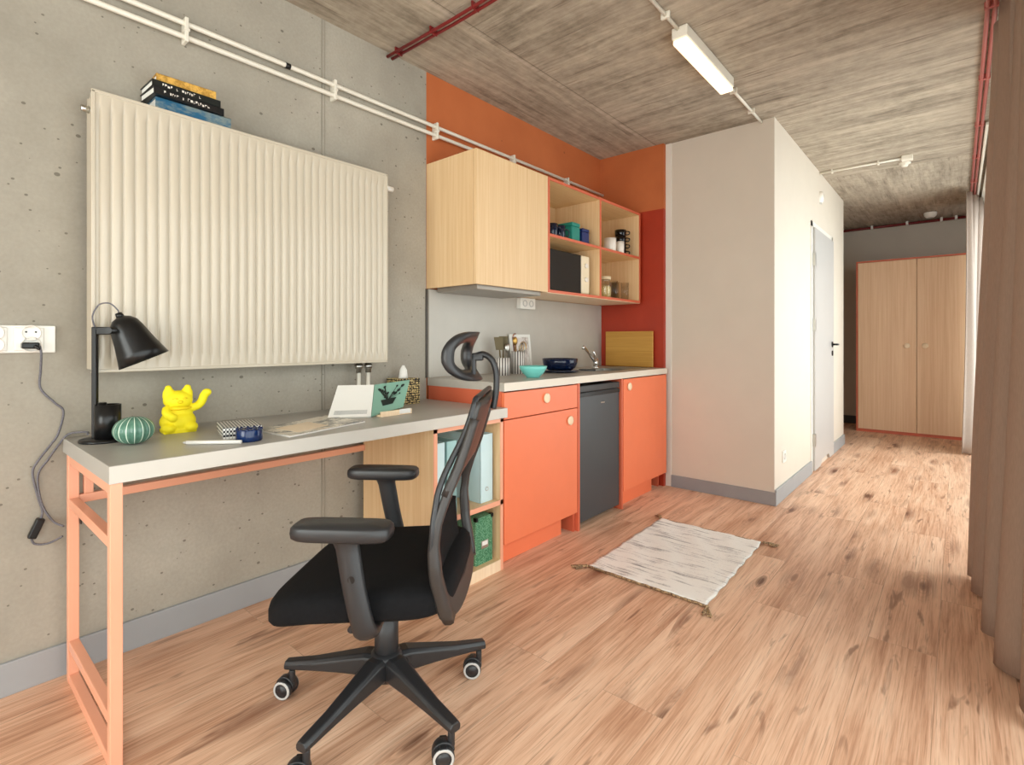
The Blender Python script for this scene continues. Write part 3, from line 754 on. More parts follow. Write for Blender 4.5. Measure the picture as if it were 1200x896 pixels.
gf = thing('box_file', (.38, 1.69, .05), 'green speckled box file on the lower shelf of the desk unit', 'box file')
GS = m_checker_dots('green speckled paper', (58, 120, 84), (132, 184, 148), 170)
MB().box(.22, .53, 1.655, 1.765, .0505, .262).build('carton', GS, gf, bev=.002)
MB().box(.53, .5315, 1.69, 1.735, .12, .155).build('label_holder', STEEL, gf)
MB().box(.5315, .5322, 1.695, 1.730, .133, .152).build('label_card', PAPER, gf)
for y in (1.66, 1.76): MB().box(.515, .534, y - .006, y + .006, .25, .266).build('corner_cap', BLKM2, gf)

# ------------------------------------------------------------------ kitchen base
KX = .56; K0 = 1.812; CT = .864; CB_ = .824
def knob(parent, x, y, z, r=.025):
    MB().lathe([(0, .012), (r * .8, .012), (r, .009), (r, .004), (r * .7, 0), (0, 0)], (x, y, z), (1, 0, 0), 28).build('knob', WOODP, parent)
k1 = thing('base_cabinet', (.3, 2.1, 0), 'coral orange base cabinet with a drawer above a door, left of the fridge', 'cabinet')
MB().box(.02, KX - .02, K0, K0 + .016, 0, CB_).build('side_panel', ORDARK, k1)
MB().box(.02, KX - .02, 2.414, 2.43, .0, CB_).build('side_panel', ORDARK, k1)
MB().box(.02, KX - .02, K0 + .016, 2.414, .1, .116).build('bottom_panel', ORDARK, k1)
MB().box(.02, .03, K0 + .016, 2.414, .116, CB_).build('back_panel', WOOD, k1)
MB().box(.495, .51, K0 + .002, 2.34, 0, .1).build('plinth', ORANGE, k1)
dr = MB().box(KX - .019, KX, K0 + .002, 2.426, .693, .818).build('drawer_front', ORANGE, k1, bev=.001); knob(dr, KX, 2.137, .768)
do = MB().box(KX - .019, KX, K0 + .002, 2.426, .108, .688).build('door', ORANGE, k1, bev=.001); knob(do, KX, 2.35, .628)
dv = MB().box(.02, KX, 2.434, 2.452, 0, CB_).build('divider_panel', ORDARK, None, (.3, 2.443, 0), bev=.001)
tag(dv, 'narrow rust orange upright panel between base cabinet and fridge', 'panel')
fg = thing('mini_fridge', (.3, 2.7, 0), 'dark grey undercounter fridge between the two coral cabinets', 'fridge')
MB().box(.03, .50, 2.462, 2.925, .03, .805).build('body', BLKM2, fg, bev=.004)
fd = MB().box(.505, .545, 2.464, 2.923, .03, .765).build('door', FRID, fg, bev=.004)
MB().box(.505, .548, 2.464, 2.923, .768, .805).build('top_trim', BLKP, fg, bev=.004)
MB().box(.545, .549, 2.464, 2.923, .74, .762).build('handle_recess', BLKM2, fd, bev=.002)
MB().box(.545, .5465, 2.70, 2.745, .69, .697).build('badge', CHROME, fd)
for y in (2.50, 2.89): MB().cyl((.48, y, 0), (.48, y, .03), .016).build('foot', BLKP, fg)
dv2 = MB().box(.02, KX - .002, 2.932, 2.948, 0, CB_).build('divider_panel', ORDARK, None, (.3, 2.94, 0), bev=.001)
tag(dv2, 'narrow rust orange upright panel right of the fridge', 'panel')
k2 = thing('base_cabinet', (.3, 3.2, 0), 'coral orange base cabinet with a single door beside the partition', 'cabinet')
MB().box(.02, KX - .02, 2.951, 2.967, 0, CB_).build('side_panel', ORDARK, k2)
MB().box(.02, .5, 3.575, 3.591, 0, CB_).build('side_panel', ORDARK, k2)
MB().box(.02, KX - .02, 2.967, 3.575, .1, .116).build('bottom_panel', ORDARK, k2)
MB().box(.495, .51, 2.951, 3.45, 0, .1).build('plinth', ORANGE, k2)
do = MB().box(KX - .019, KX, 2.953, 3.588, .108, .818).build('door', ORANGE, k2, bev=.001); knob(do, KX, 3.022, .768)
# worktop with sink cut: built from slabs round the basin
wt = thing('worktop', (.3, 2.7, CB_), 'pale grey kitchen worktop with an inset steel sink', 'worktop')
SX0, SX1, SY0, SY1 = .22, .46, 2.98, 3.28
MB().box(.0125, KX, K0, SY0, CB_, CT).box(.0125, KX, SY1, 3.598, CB_, CT).box(.0125, SX0, SY0, SY1, CB_, CT).box(SX1, KX, SY0, SY1, CB_, CT).build('slab', COUNT, wt)
MB().box(KX, KX + .0015, K0, 3.598, CB_ + .001, CT - .0005).build('edge_band', COUNTE, wt)
sk = MB()
sk.box(SX0 - .03, SX1 + .03, SY0 - .03, SY0 + .004, CT, CT + .003).box(SX0 - .03, SX1 + .03, SY1 - .004, 3.56, CT, CT + .003).box(SX0 - .03, SX0 + .004, SY0, SY1, CT, CT + .003).box(SX1 - .004, SX1 + .03, SY0, SY1, CT, CT + .003)
for k in range(6): sk.box(SX0 + .01, SX1 - .01, 3.32 + .035 * k, 3.328 + .035 * k, CT + .003, CT + .005)
skp = sk.build('sink_rim', STEEL, wt, bev=.001)
MB().box(SX0, SX1, SY0, SY1, CT - .14, CT - .137).box(SX0, SX0 + .003, SY0, SY1, CT - .137, CT).box(SX1 - .003, SX1, SY0, SY1, CT - .137, CT).box(SX0, SX1, SY0, SY0 + .003, CT - .137, CT).box(SX0, SX1, SY1 - .003, SY1, CT - .137, CT).build('basin', STEEL, skp)
fa = thing('faucet', (.16, 3.27, CT), 'chrome mixer tap with a slanting spout behind the sink', 'tap')
MB().cyl((.16, 3.27, CT + .003), (.16, 3.27, CT + .07), .019).lathe([(.026, 0), (.026, .006), (.019, .01)], (.16, 3.27, CT + .003)).build('body', CHROME, fa)
MB().tube([(.16, 3.265, CT + .04), (.165, 3.12, CT + .145), (.166, 3.10, CT + .156), (.167, 3.09, CT + .142)], [.009, .009, .011, .010], 12).build('spout', CHROME, fa)
MB().tube([(.16, 3.27, CT + .07), (.155, 3.262, CT + .10), (.16, 3.24, CT + .125)], [.014, .010, .006], 12).build('lever', CHROME, fa)
tag(MB().box(.075, .468, 3.555, 3.575, CT + .0052, CT + .27, None)  .build('cutting_board', BAMB, None, (.3, 3.565, CT), bev=.004), 'bamboo cutting board leaning upright against the rust red end wall', 'cutting board')

# ------------------------------------------------------------------ worktop items
bw_ = Vector((.425, 2.20, CT))
tag(MB().lathe([(0, 0), (.035, 0), (.038, .006), (.058, .025), (.072, .048), (.076, .062), (.073, .063), (.068, .048), (.054, .028), (.034, .010), (0, .009)], bw_, seg=40).build('bowl', AQUA, None, bw_), 'aqua bowl near the front edge of the worktop', 'bowl')
nv = Vector((.265, 2.675, CT))
tag(MB().lathe([(0, 0), (.08, 0), (.12, .008), (.125, .014), (.08, .012), (0, .010)], nv, seg=40).build('plate', NAVY, None, nv), 'dark navy plate lying under the navy bowl', 'plate')
n2 = nv + Vector((0, 0, .0142))
tag(MB().lathe([(0, 0), (.075, 0), (.098, .018), (.108, .045), (.112, .072), (.108, .073), (.102, .045), (.09, .02), (.07, .008), (0, .006)], n2, seg=44).build('bowl', NAVY, None, n2), 'wide glossy navy bowl standing on a navy plate', 'bowl')
kn = thing('knife', (.30, 2.86, CT), 'black handled knife lying between the navy bowl and the sink', 'knife')
MB().box(-.055, .055, -.007, .007, .002, .014, Matrix.Translation((.335, 2.88, CT)) @ Matrix.Rotation(.55, 4, 'Z')).build('handle', BLKP, kn, bev=.003)
MB().box(-.17, -.055, -.009, .009, .004, .0055, Matrix.Translation((.335, 2.88, CT)) @ Matrix.Rotation(.55, 4, 'Z')).build('blade', STEEL, kn)
def m_stripes(name, n):
    t = NT(name); v = t.coord(); sep = t.n('ShaderNodeSeparateXYZ'); t.l(v, sep.inputs[0])
    ang = t.math('ARCTAN2', sep.outputs[1], sep.outputs[0])
    f = t.math('FRACT', t.math('MULTIPLY', ang, n / (2 * PI)))
    return t.fin(t.mix(t.math('LESS_THAN', f, .5), rgb(104, 96, 90), rgb(238, 232, 226)), .35)
STR = m_stripes('white and grey stripes', 16)
def holder(c, r, h, label, tools):
    q = thing('utensil_holder', c, label, 'utensil holder', 'utensil holders on the worktop')
    MB().lathe([(0, 0), (r, 0), (r, h), (r - .003, h), (r - .003, .004), (0, .004)], c, seg=32).build('pot', STR, q)
    return q
c1 = Vector((.175, 2.235, CT)); c2 = Vector((.15, 2.40, CT)); c3 = Vector((.07, 2.475, CT))
holder(c1, .042, .10, 'striped utensil holder closest to the office chair headrest', 0)
holder(c2, .042, .135, 'taller striped utensil holder in front of the white picture frame', 0)
holder(c3, .034, .12, 'narrow striped utensil holder beside the wall', 0)
GOLD = plain('brass', (196, 156, 86), .3, .9); OLIVE = plain('olive brown wood', (98, 84, 52), .6)
def utensil(name, c, dx, dy, h, mat, label, head):
    t0 = Vector(c) + Vector((dx * .3, dy * .3, .006)); t1 = Vector(c) + Vector((dx, dy, h))
    q = thing(name, t0, label, 'utensil', 'utensils standing in the holders')
    MB().tube([t0, t1], .0045, 10).build('handle', mat, q)
    d = (t1 - t0).normalized(); side = Vector((.66, .75, 0))
    if head == 'spatula':
        MB().prism([t1 - side * .022, t1 + side * .022, t1 + side * .027 + d * .075, t1 - side * .027 + d * .075], (.003, -.002, 0)).build('blade', mat, q, bev=.001)
    elif head == 'spoon':
        MB().ball(t1 + d * .022, (.010, .019, .026)).build('bowl', mat, q)
    elif head == 'whisk':
        for k in range(5):
            a = PI * k / 5; s = Vector((math.cos(a), math.sin(a), 0)) * .022
            MB().tube(bez([t1, t1 + s + d * .035, t1 + s * .8 + d * .065, t1 + d * .08, t1 - s * .8 + d * .065, t1 - s + d * .035, t1], 4), .0013, 6).build('wire_loop', mat, q)
    elif head == 'hook':
        MB().tube(bez([t1, t1 + d * .02 + side * .006, t1 + d * .026 + side * .02]), .0045, 8).build('hook', mat, q)
utensil('spatula', c1, -.012, -.014, .145, OLIVE, 'olive brown spatula standing in the front striped holder', 'spatula')
utensil('spatula', c1, -.016, .022, .150, OLIVE, 'darker flat wooden turner beside the olive spatula', 'spatula')
utensil('spoon', c1, .02, .012, .135, STEEL, 'steel spoon in the front striped holder', 'spoon')
utensil('tongs', c2, -.022, -.02, .215, plain('copper tone', (150, 110, 90), .3, .8), 'tall copper coloured tongs rising from the taller holder', 'hook')
utensil('ladle', c2, -.006, -.016, .175, GOLD, 'brass ladle with a long handle in the taller striped holder', 'spoon')
utensil('whisk', c2, .012, .02, .115, GOLD, 'brass whisk in the taller striped holder', 'whisk')
utensil('whisk', c2, .022, .0, .105, STEEL, 'steel whisk at the front of the taller holder', 'whisk')
utensil('peeler', c3, .01, .012, .13, BLKP, 'black hooked utensil in the narrow holder', 'hook')
pf = thing('picture_frame', (.03, 2.56, CT), 'white picture frame leaning on the splashback behind the utensil holders', 'picture frame')
Mf = Matrix.Translation((.048, 2.56, CT)) @ Matrix.Rotation(math.radians(-6), 4, 'Y')
fb = MB()
for y0_, y1_, z0_, z1_ in ((-.10, .10, 0, .018), (-.10, .10, .222, .24), (-.10, -.082, .018, .222), (.082, .10, .018, .222)): fb.box(0, .012, y0_, y1_, z0_, z1_, Mf)
fb.build('frame', WHITE, pf, bev=.0015)
MB().box(.002, .006, -.082, .082, .018, .222, Mf).build('picture', m_print('faded print', [(0, (176, 160, 150)), (.45, (214, 204, 196)), (.55, (228, 222, 216)), (.7, (200, 176, 160))], (3, 12, 10)), pf)
ks = thing('kitchen_socket', (0.012, 2.62, 1.31), 'white double socket box under the wall cabinet', 'socket')
MB().box(.0125, .05, 2.55, 2.70, 1.268, 1.338).build('housing', WHITE, ks, bev=.003)
for y in (2.59, 2.655): MB().lathe([(.021, 0), (.021, .003), (.017, .003), (.016, -.001), (0, -.001)], (.0505, y, 1.303), (1, 0, 0)).build('socket_face', GREYR, ks)

# ------------------------------------------------------------------ wall cabinets
UX = .374; U0, U1, U2, U3 = 1.815, 2.404, 2.985, 3.55
uz0, uz1 = 1.342, 2.008
uc = thing('wall_cabinet', (.19, 2.1, uz0), 'light oak wall cabinet with one large plain door', 'cabinet')
MB().box(.002, UX - .02, U0, U0 + .018, uz0, uz1).build('side_panel', WOOD, uc)
MB().box(.002, UX - .02, U1 - .018, U1, uz0, uz1).build('side_panel', WOOD, uc)
MB().box(.002, UX - .02, U0 + .018, U1 - .018, uz1 - .018, uz1).build('top_panel', WOOD, uc)
MB().box(.002, UX - .02, U0 + .018, U1 - .018, uz0 + .012, uz0 + .03).build('bottom_panel', WOOD, uc)
MB().box(UX - .018, UX, U0, U1 - .002, uz0, uz1).build('door', WOOD, uc, bev=.001)
ho = MB().box(.04, UX - .03, U0 + .04, U1 - .03, uz0 - .022, uz0 + .012).build('extractor_hood', plain('hood grey', (150, 142, 132), .35, .3), None, (.19, 2.1, uz0 - .02), bev=.004)
tag(ho, 'flat grey extractor hood recessed under the oak wall cabinet', 'extractor hood')
sh_ = thing('wall_shelf_unit', (.19, 2.98, uz0), 'open four compartment oak wall shelf with coral edges beside the closed cabinet', 'shelf unit')
SHW = wood('shelf oak laminate', (224, 184, 128), (238, 204, 152), (120, 3, 120))
for a in (U1 + .001, U2 - .008, U3 - .016): MB().box(.004, UX - .004, a, a + .016, uz0, uz1).build('upright', WOOD, sh_)
for a, b in ((U1 + .017, U2 - .008), (U2 + .008, U3 - .016)):
    for z, n in ((uz0, 'bottom_panel'), (1.668, 'shelf'), (uz1 - .016, 'top_panel')):
        MB().box(.004, UX - .004, a, b, z, z + .016).build(n, SHW, sh_)
    MB().box(.004, .010, a, b, uz0 + .016, uz1 - .016).build('back_panel', WOOD, sh_)
eb = MB()
for a in (U1 + .001, U2 - .008, U3 - .016): eb.box(UX - .004, UX, a, a + .016, uz0, uz1)
for z in (uz0, 1.668, uz1 - .016): eb.box(UX - .004, UX - .0005, U1 + .002, U3 - .001, z, z + .016)
eb.build('edge_band', ORDARK, sh_)
MB().box(.05, UX - .005, U1 + .001, U3, uz0 - .003, uz0).build('underside_panel', WOODP, sh_)

mw = thing('microwave', (.2, 2.68, uz0 + .016), 'small microwave with black door and cream control panel in the wall shelf', 'microwave')
z0 = uz0 + .0165
MB().box(.05, .30, 2.432, 2.925, z0 + .008, z0 + .255).build('body', plain('silver housing', (200, 198, 194), .35, .4), mw, bev=.006)
MB().box(.30, .322, 2.492, 2.83, z0 + .008, z0 + .255).build('door', BLACKG, mw, bev=.004)
cp = MB().box(.30, .326, 2.832, 2.925, z0 + .008, z0 + .255).build('control_panel', plain('cream plastic', (236, 220, 190), .35), mw, bev=.008)
for z in (.19, .10): MB().cyl((.326, 2.878, z0 + z), (.336, 2.878, z0 + z), .015).build('dial', PORC, cp)
for y in (2.47, 2.88): MB().box(.08, .28, y - .01, y + .01, z0, z0 + .008).build('foot', BLKP, mw)
def mug(c, r, h, mat, label, ang, grp, name='mug'):
    q = thing(name, c, label, 'mug', grp)
    MB().lathe([(0, 0), (r * .8, 0), (r * .92, .004), (r, h * .5), (r, h), (r - .003, h), (r - .004, h * .5), (r * .8, .006), (0, .006)], c, seg=30).build('cup', mat, q)
    d = Vector((math.cos(ang), math.sin(ang), 0))
    MB().tube(bez([Vector(c) + d * r * .95 + UPV * h * .25, Vector(c) + d * (r + .02) + UPV * h * .3, Vector(c) + d * (r + .022) + UPV * h * .65, Vector(c) + d * r * .95 + UPV * h * .78], 5), .0042, 8).build('handle', mat, q)
    return q
sz = 1.6845
mug(Vector((.30, 2.545, sz)), .034, .085, NAVY, 'dark navy mug at the left end of the upper shelf', .8, 'mugs in the wall shelf')
mug(Vector((.30, 2.625, sz)), .034, .085, NAVY, 'dark navy mug next to the teal tin', .8, 'mugs in the wall shelf')
def tin(y0, y1, x0, x1, h, mat, label):
    q = thing('storage_tin', ((x0 + x1) / 2, (y0 + y1) / 2, sz), label, 'tin')
    MB().box(x0, x1, y0, y1, sz, sz + h * .8).build('tin_body', mat, q, bev=.006)
    MB().box(x0 - .001, x1 + .001, y0 - .001, y1 + .001, sz + h * .8 + .0005, sz + h).build('lid', mat, q, bev=.005)
tin(2.715, 2.805, .20, .33, .125, TEAL, 'teal square tin on the upper shelf between mugs and blue tin')
tin(2.835, 2.915, .22, .33, .105, BLUE, 'small dark blue square tin right of the teal one')
mug(Vector((.30, 3.235, sz)), .044, .10, PORC, 'larger white cup on the upper right shelf', 2.4, 'mugs in the wall shelf', 'cup')
mug(Vector((.325, 3.335, sz)), .028, .088, PORC, 'small narrow white cup between the larger white cup and black mugs', 2.4, 'mugs in the wall shelf', 'cup')
for k, w_ in enumerate(('bottom', 'second', 'third', 'topmost')):
    mug(Vector((.27, 3.44, sz + .049 * k)), .042, .048, BLACKG, '%s black mug of the stack in the upper right compartment' % w_, .3, 'stacked black mugs')
jz = uz0 + .0165
ja = thing('glass_jar', (.29, 3.175, jz), 'glass storage jar with pale pasta in the lower right compartment', 'jar')
MB().lathe([(0, 0), (.045, 0), (.05, .006), (.05, .10), (.04, .118), (.04, .13), (.038, .13), (.038, .117), (.047, .1), (.047, .008), (0, .006)], (.29, 3.175, jz), seg=32).build('jar_body', GLASSJ, ja)
MB().lathe([(0, 0), (.043, 0), (.045, .004), (.045, .02), (0, .022)], (.29, 3.175, jz + .131), seg=32).build('lid', plain('pale lid', (226, 206, 170), .4), ja)
MB().lathe([(0, 0), (.044, 0), (.045, .07), (.03, .08), (0, .082)], (.29, 3.175, jz + .008), seg=24).build('pasta', m_cover('pale pasta', (232, 210, 150), (196, 164, 96), (200, 200, 60)), ja)
g0 = thing('drinking_glass', (.30, 3.285, jz), 'tall clear drinking glass nearest the pasta jar', 'glass', 'drinking glasses')
MB().lathe([(0, 0), (.026, 0), (.030, .13), (.028, .13), (.024, .006), (0, .006)], (.30, 3.285, jz), seg=24).build('tumbler', GLASSJ, g0)
for (x, y), l in (((.27, 3.36), 'tall clear drinking glass, middle of the row of three'), ((.31, 3.43), 'tall clear drinking glass at the right of the row')):
    dup(g0, (x, y, jz), l)

# ------------------------------------------------------------------ partition details
md = thing('motion_sensor', (1.268, 5.1, 2.28), 'small round white sensor high on the corridor wall above the door', 'sensor')
MB().lathe([(0, .03), (.03, .028), (.048, .02), (.052, 0)], (1.268, 5.1, 2.29), (1, 0, 0)).build('housing', PORC, md)
MB().box(1.268, 1.282, 5.08, 5.12, 2.235, 2.25).build('bracket', GREYR, md)
ls = thing('low_wall_socket', (1.268, 3.87, .28), 'small white socket low on the corridor side of the partition', 'socket')
MB().box(1.268, 1.276, 3.83, 3.91, .24, .32).build('plate', WHITE, ls, bev=.003)
MB().lathe([(.022, 0), (.022, .002), (.018, .002), (.017, -.001), (0, -.001)], (1.2765, 3.87, .28), (1, 0, 0)).build('socket_face', GREYR, ls)

# ------------------------------------------------------------------ wardrobe
wd = thing('wardrobe', (1.8, 7.63, 0), 'tall two door light oak wardrobe with rust orange edging at the end of the corridor', 'wardrobe')
WX0, WX1, WY, WH = 1.25, 2.38, 7.33, 1.998
for a, b in ((WX0, WX0 + .018), (WX1 - .018, WX1)): MB().box(a, b, WY, 7.93, 0, WH).build('side_panel', ORDARK, wd)
MB().box(WX0 + .018, WX1 - .018, WY, 7.93, WH - .018, WH).build('top_panel', ORDARK, wd)
MB().box(WX0 + .018, WX1 - .018, WY + .006, 7.93, 0, .05).build('plinth', ORDARK, wd)
MB().box(WX0 + .018, WX1 - .018, 7.92, 7.93, .05, WH - .018).build('back_panel', WOOD, wd)
wm = 1.817
WOODW = wood('wardrobe oak laminate', (228, 184, 144), (242, 204, 166), (100, 100, 1.8))
for a, b, kx in ((WX0 + .02, wm - .002, 1.73), (wm + .002, WX1 - .02, 1.89)):
    d_ = MB().box(a, b, WY - .012, WY + .006, .035, WH - .022).build('door', WOODW, wd, bev=.001)
    MB().lathe([(0, .014), (.024, .014), (.03, .01), (.03, .004), (.02, 0), (0, 0)], (kx, WY - .012, 1.008), (0, -1, 0), 28).build('knob', WOODP, d_)

# ------------------------------------------------------------------ rug
rc = [Vector(p) for p in ((.854, 2.077, 0), (1.407, 2.07, 0), (1.387, 2.905, 0), (.83, 2.905, 0))]
rg = thing('rug', (1.12, 2.49, 0), 'small pale grey woven rug with corner tassels on the wood floor', 'rug')
def rp_(u, v):
    p = rc[0].lerp(rc[1], u).lerp(rc[3].lerp(rc[2], u), v)
    return p + Vector((.003 * math.sin(v * 40 + u * 9), .003 * math.sin(u * 37), .009 + .0015 * math.sin(u * 19 + v * 14)))
top = MB().grid(rp_, 40, 60)
pw = MB().grid(lambda u, v: rp_(u, v), 40, 60)
o = pw.build('woven_cloth', RUG, rg); m = o.modifiers.new('Solidify', 'SOLIDIFY'); m.thickness = .007; m.offset = 0
TAS = m_cover('brown tassel yarn', (92, 66, 46), (190, 160, 120), (120, 120, 60))
for (x, y), (dx, dy) in zip([(.854, 2.077), (1.407, 2.07), (1.387, 2.905), (.83, 2.905)], [(-.7, -.7), (.35, -.95), (.9, .2), (-.6, .8)]):
    T = MB(); d = Vector((dx, dy, 0)).normalized(); p = Vector((x, y, .010)); sd_ = Vector((-d.y, d.x, 0))
    rr = random.Random(int(x * 999))
    T.ball(p + d * .012, (.010, .010, .007), 10, 8)
    for k in range(9):
        s = (k - 4) / 4
        T.tube(bez([p + d * .012, p + d * .035 + sd_ * s * .008 + UPV * rr.uniform(-.002, .003), p + d * rr.uniform(.055, .085) + sd_ * s * .018 - UPV * .004], 4), .003, 6)
    T.build('tassel', TAS, rg)
MB().tube([(rc[0].lerp(rc[1], k / 30) + Vector((0, -.002 + .002 * math.sin(k * 2.1), .008))) for k in range(31)], .005, 6).build('braided_edge', TAS, rg)
MB().tube([(rc[3].lerp(rc[2], k / 30) + Vector((0, .002 * math.sin(k * 2.1), .008))) for k in range(31)], .005, 6).build('braided_edge', TAS, rg)

# ------------------------------------------------------------------ curtains
def curtain(name, ya, yb, xc, amp, wl, mat, label, z0=.012, z1=2.452, ph=0, drift=0, lean=.036):
    q = thing(name, (xc, (ya + yb) / 2, z0), label, 'curtain')
    n = int((yb - ya) / wl * 22); c = MB()
    def fn(u, v):
        y = ya + (yb - ya) * u; th = 2 * PI * (yb - y) / wl + ph
        k = 1 - .45 * v
        x = xc + lean * v + drift * (1 - u) + amp * k * (math.sin(th) + .25 * math.sin(2.3 * th + 1)) + .012 * math.sin(v * 3 + u * 11)
        return Vector((x, y + .02 * math.sin(2 * th) * k + .01 * math.sin(v * 4 + th), z0 + (z1 - z0) * v))
    c.grid(fn, n, 24)
    o = c.build('cloth', mat, q); m = o.modifiers.new('Solidify', 'SOLIDIFY'); m.thickness = .004
    h = MB().grid(lambda u, v: fn(u, v * .012) + Vector((-.003, 0, 0)), n, 1); 
    return q
curtain('curtain', 2.74, 3.13, 2.272, .055, .22, CURT, 'taupe curtain edge standing just behind the nearest curtain', ph=-1.5, drift=.02)
curtain('curtain', 1.98, 2.56, 2.325, .072, .26, CURT, 'heavy taupe floor length curtain nearest to the camera at the right edge', ph=-1.4, drift=.03)
curtain('curtain', 6.40, 7.2, 2.37, .035, .16, CURTF, 'pale backlit curtain hanging at the far window beside the wardrobe', ph=-1.3, drift=-.15, lean=.02)
ct = MB().box(2.34, 2.40, -2.3, 7.2, 2.462, 2.475).box(2.40, 2.405, -2.3, 7.2, 2.455, 2.505).build('curtain_track', PIPEW, None, (2.33, 2, 2.47))
tag(ct, 'white curtain track fixed under the ceiling by the window wall', 'curtain track')

# ------------------------------------------------------------------ office chair (local: +x forward, +y its left, origin on the floor)
ch = thing('office_chair', (.905, .907, 0), 'black high back office chair with headrest and armrests on casters', 'office chair', rz=math.radians(217))
LO = dict(local=True)
# seat
def sup(a, b, n, t):
    c, s = math.cos(t), math.sin(t)
    return a * abs(c) ** (2 / n) * (1 if c >= 0 else -1), b * abs(s) ** (2 / n) * (1 if s >= 0 else -1)
SR = []
def seat_z(x): return -.065 * x - .028 * max(0, (x - .06) / .20) ** 2
for sc_, z in ((.50, .372), (.90, .370), (.975, .374), (1.0, .386), (1.0, .412), (.985, .426), (.95, .436), (.86, .443), (.5, .442), (.2, .440), (.01, .440)):
    ring = []
    for j in range(64):
        x, y = sup(.243, .252, 5.5, 2 * PI * j / 64); x *= sc_; y *= sc_
        ring.append(Vector((x + .016, y, z + seat_z(x))))
    SR.append(ring)
MB().loft(SR, cap=True).build('seat_cushion', BLKF, ch, weld=True, **LO)
ms = MB().loft([[Vector((sup(.20 * k, .19 * k, 3, 2 * PI * j / 32)[0] + .0, sup(.20 * k, .19 * k, 3, 2 * PI * j / 32)[1], z)) for j in range(32)] for k, z in ((.5, .345), (.9, .35), (1, .368), (1, .375))])
ms.build('seat_shell', BLKP, ch, **LO)
MB().box(-.10, .08, -.075, .075, .315, .35).build('tilt_mechanism', BLKP, ch, bev=.012, **LO)
MB().tube([(.02, .07, .335), (.03, .17, .332), (.03, .20, .33)], [.006, .006, .009], 10).build('height_lever', BLKP, ch, **LO)
MB().lathe([(.030, .16), (.034, .17), (.034, .25), (.029, .255), (.029, .32), (0, .32)], (0, 0, 0), seg=32).build('gas_column', BLKP, ch, **LO)
# star base
MB().lathe([(0, .085), (.036, .085), (.05, .10), (.052, .135), (.046, .158), (.034, .166), (0, .166)], (0, 0, 0), seg=32).build('hub', BLKP, ch, **LO)
for k in range(5):
    a = math.radians(-3.2 + 72 * k - 217); ca, sa = math.cos(a), math.sin(a)
    R_ = []
    for r, zt, zb2, w_ in ((.02, .160, .098, .032), (.06, .160, .098, .030), (.14, .142, .096, .024), (.22, .124, .092, .020), (.292, .113, .088, .018), (.312, .110, .086, .016)):
        sec = [(-w_ * .62, zt), (w_ * .62, zt), (w_, zt - .010), (w_, zb2 + .006), (w_ * .8, zb2), (-w_ * .8, zb2), (-w_, zb2 + .006), (-w_, zt - .010)]
        R_.append([Vector((r * ca - s * sa, r * sa + s * ca, z)) for s, z in sec])
    MB().loft(R_, smooth=False).build('base_leg', BLKP, ch, bev=.003, **LO)
    # caster
    cr = Vector((.294 * ca, .294 * sa, 0)); b2 = math.radians((50, 40, 40, 28, 47)[k] - 217)
    sw = Vector((math.cos(b2), math.sin(b2), 0)); ax2 = Vector((-sw.y, sw.x, 0))
    cen = cr + sw * -.02 + Vector((0, 0, .028))
    C_ = MB().cyl(cr + Vector((0, 0, .045)), cr + Vector((0, 0, .082)), .009).box(-.009, .009, -.024, .024, .03, .056, Matrix.Translation((cen.x, cen.y, 0)) @ Matrix.Rotation(b2, 4, 'Z'))
    C_.lathe([(.024, -.010), (.029, -.010), (.029, .010), (.024, .010)], cen + Vector((0, 0, .004)), ax2, 24, a0=0, a1=PI)
    cst = C_.build('caster', BLKP, ch, bev=.002, **LO)
    for s in (-1, 1):
        c0 = cen + ax2 * (s * .014)
        MB().lathe([(0, -.009), (.022, -.009), (.0275, -.005), (.028, .005), (.026, .009), (0, .0095)], c0, ax2 * s, 28).build('wheel', BLKP, cst, **LO)
        MB().lathe([(.0265, .0085), (.0258, .0108), (.0205, .0118), (.0200, .0095)], c0, ax2 * s, 28).build('wheel_ring', GREYR, cst, **LO)
        MB().lathe([(.0175, .009), (.017, .0112), (0, .012)], c0, ax2 * s, 24).build('wheel_hub', BLKP, cst, **LO)
# back frame
bk = [(.315, -.234), (.39, -.214), (.48, -.195), (.56, -.189), (.62, -.199), (.68, -.219), (.75, -.247), (.81, -.267), (.89, -.290), (.92, -.299)]
def bx_(z):
    for (z0, x0), (z1, x1) in zip(bk, bk[1:]):
        if z <= z1: t = (z - z0) / (z1 - z0); return x0 + (x1 - x0) * max(0, t)
    return bk[-1][1]
def hw(z):  # half width of the rear frame
    pts = [(.30, .13), (.34, .18), (.40, .215), (.50, .235), (.60, .235), (.68, .215), (.75, .19), (.82, .17), (.92, .155)]
    for (a, x0), (b, x1) in zip(pts, pts[1:]):
        if z <= b: return x0 + (x1 - x0) * max(0, (z - a) / (b - a))
    return pts[-1][1]
def strip(pts, wid, th):
    """flat bar through points in the frame surface; wid across, th front to back"""
    rings = []; th0 = th
    for i, (y, z) in enumerate(pts):
        th = th0[i] if isinstance(th0, list) else th0
        a = pts[max(i - 1, 0)]; b = pts[min(i + 1, len(pts) - 1)]
        t = Vector((bx_(b[1]) - bx_(a[1]), b[0] - a[0], b[1] - a[1])).normalized()
        n = Vector((1, 0, .1)); s = t.cross(n).normalized(); n = s.cross(t).normalized()
        c = Vector((bx_(z), y, z)); w_ = wid[i] if isinstance(wid, list) else wid
        rings.append([c + s * (w_ * p) + n * (th * q_) for p, q_ in ((-1, -.5), (-.7, -1), (.7, -1), (1, -.5), (1, .5), (.7, 1), (-.7, 1), (-1, .5))])
    return rings
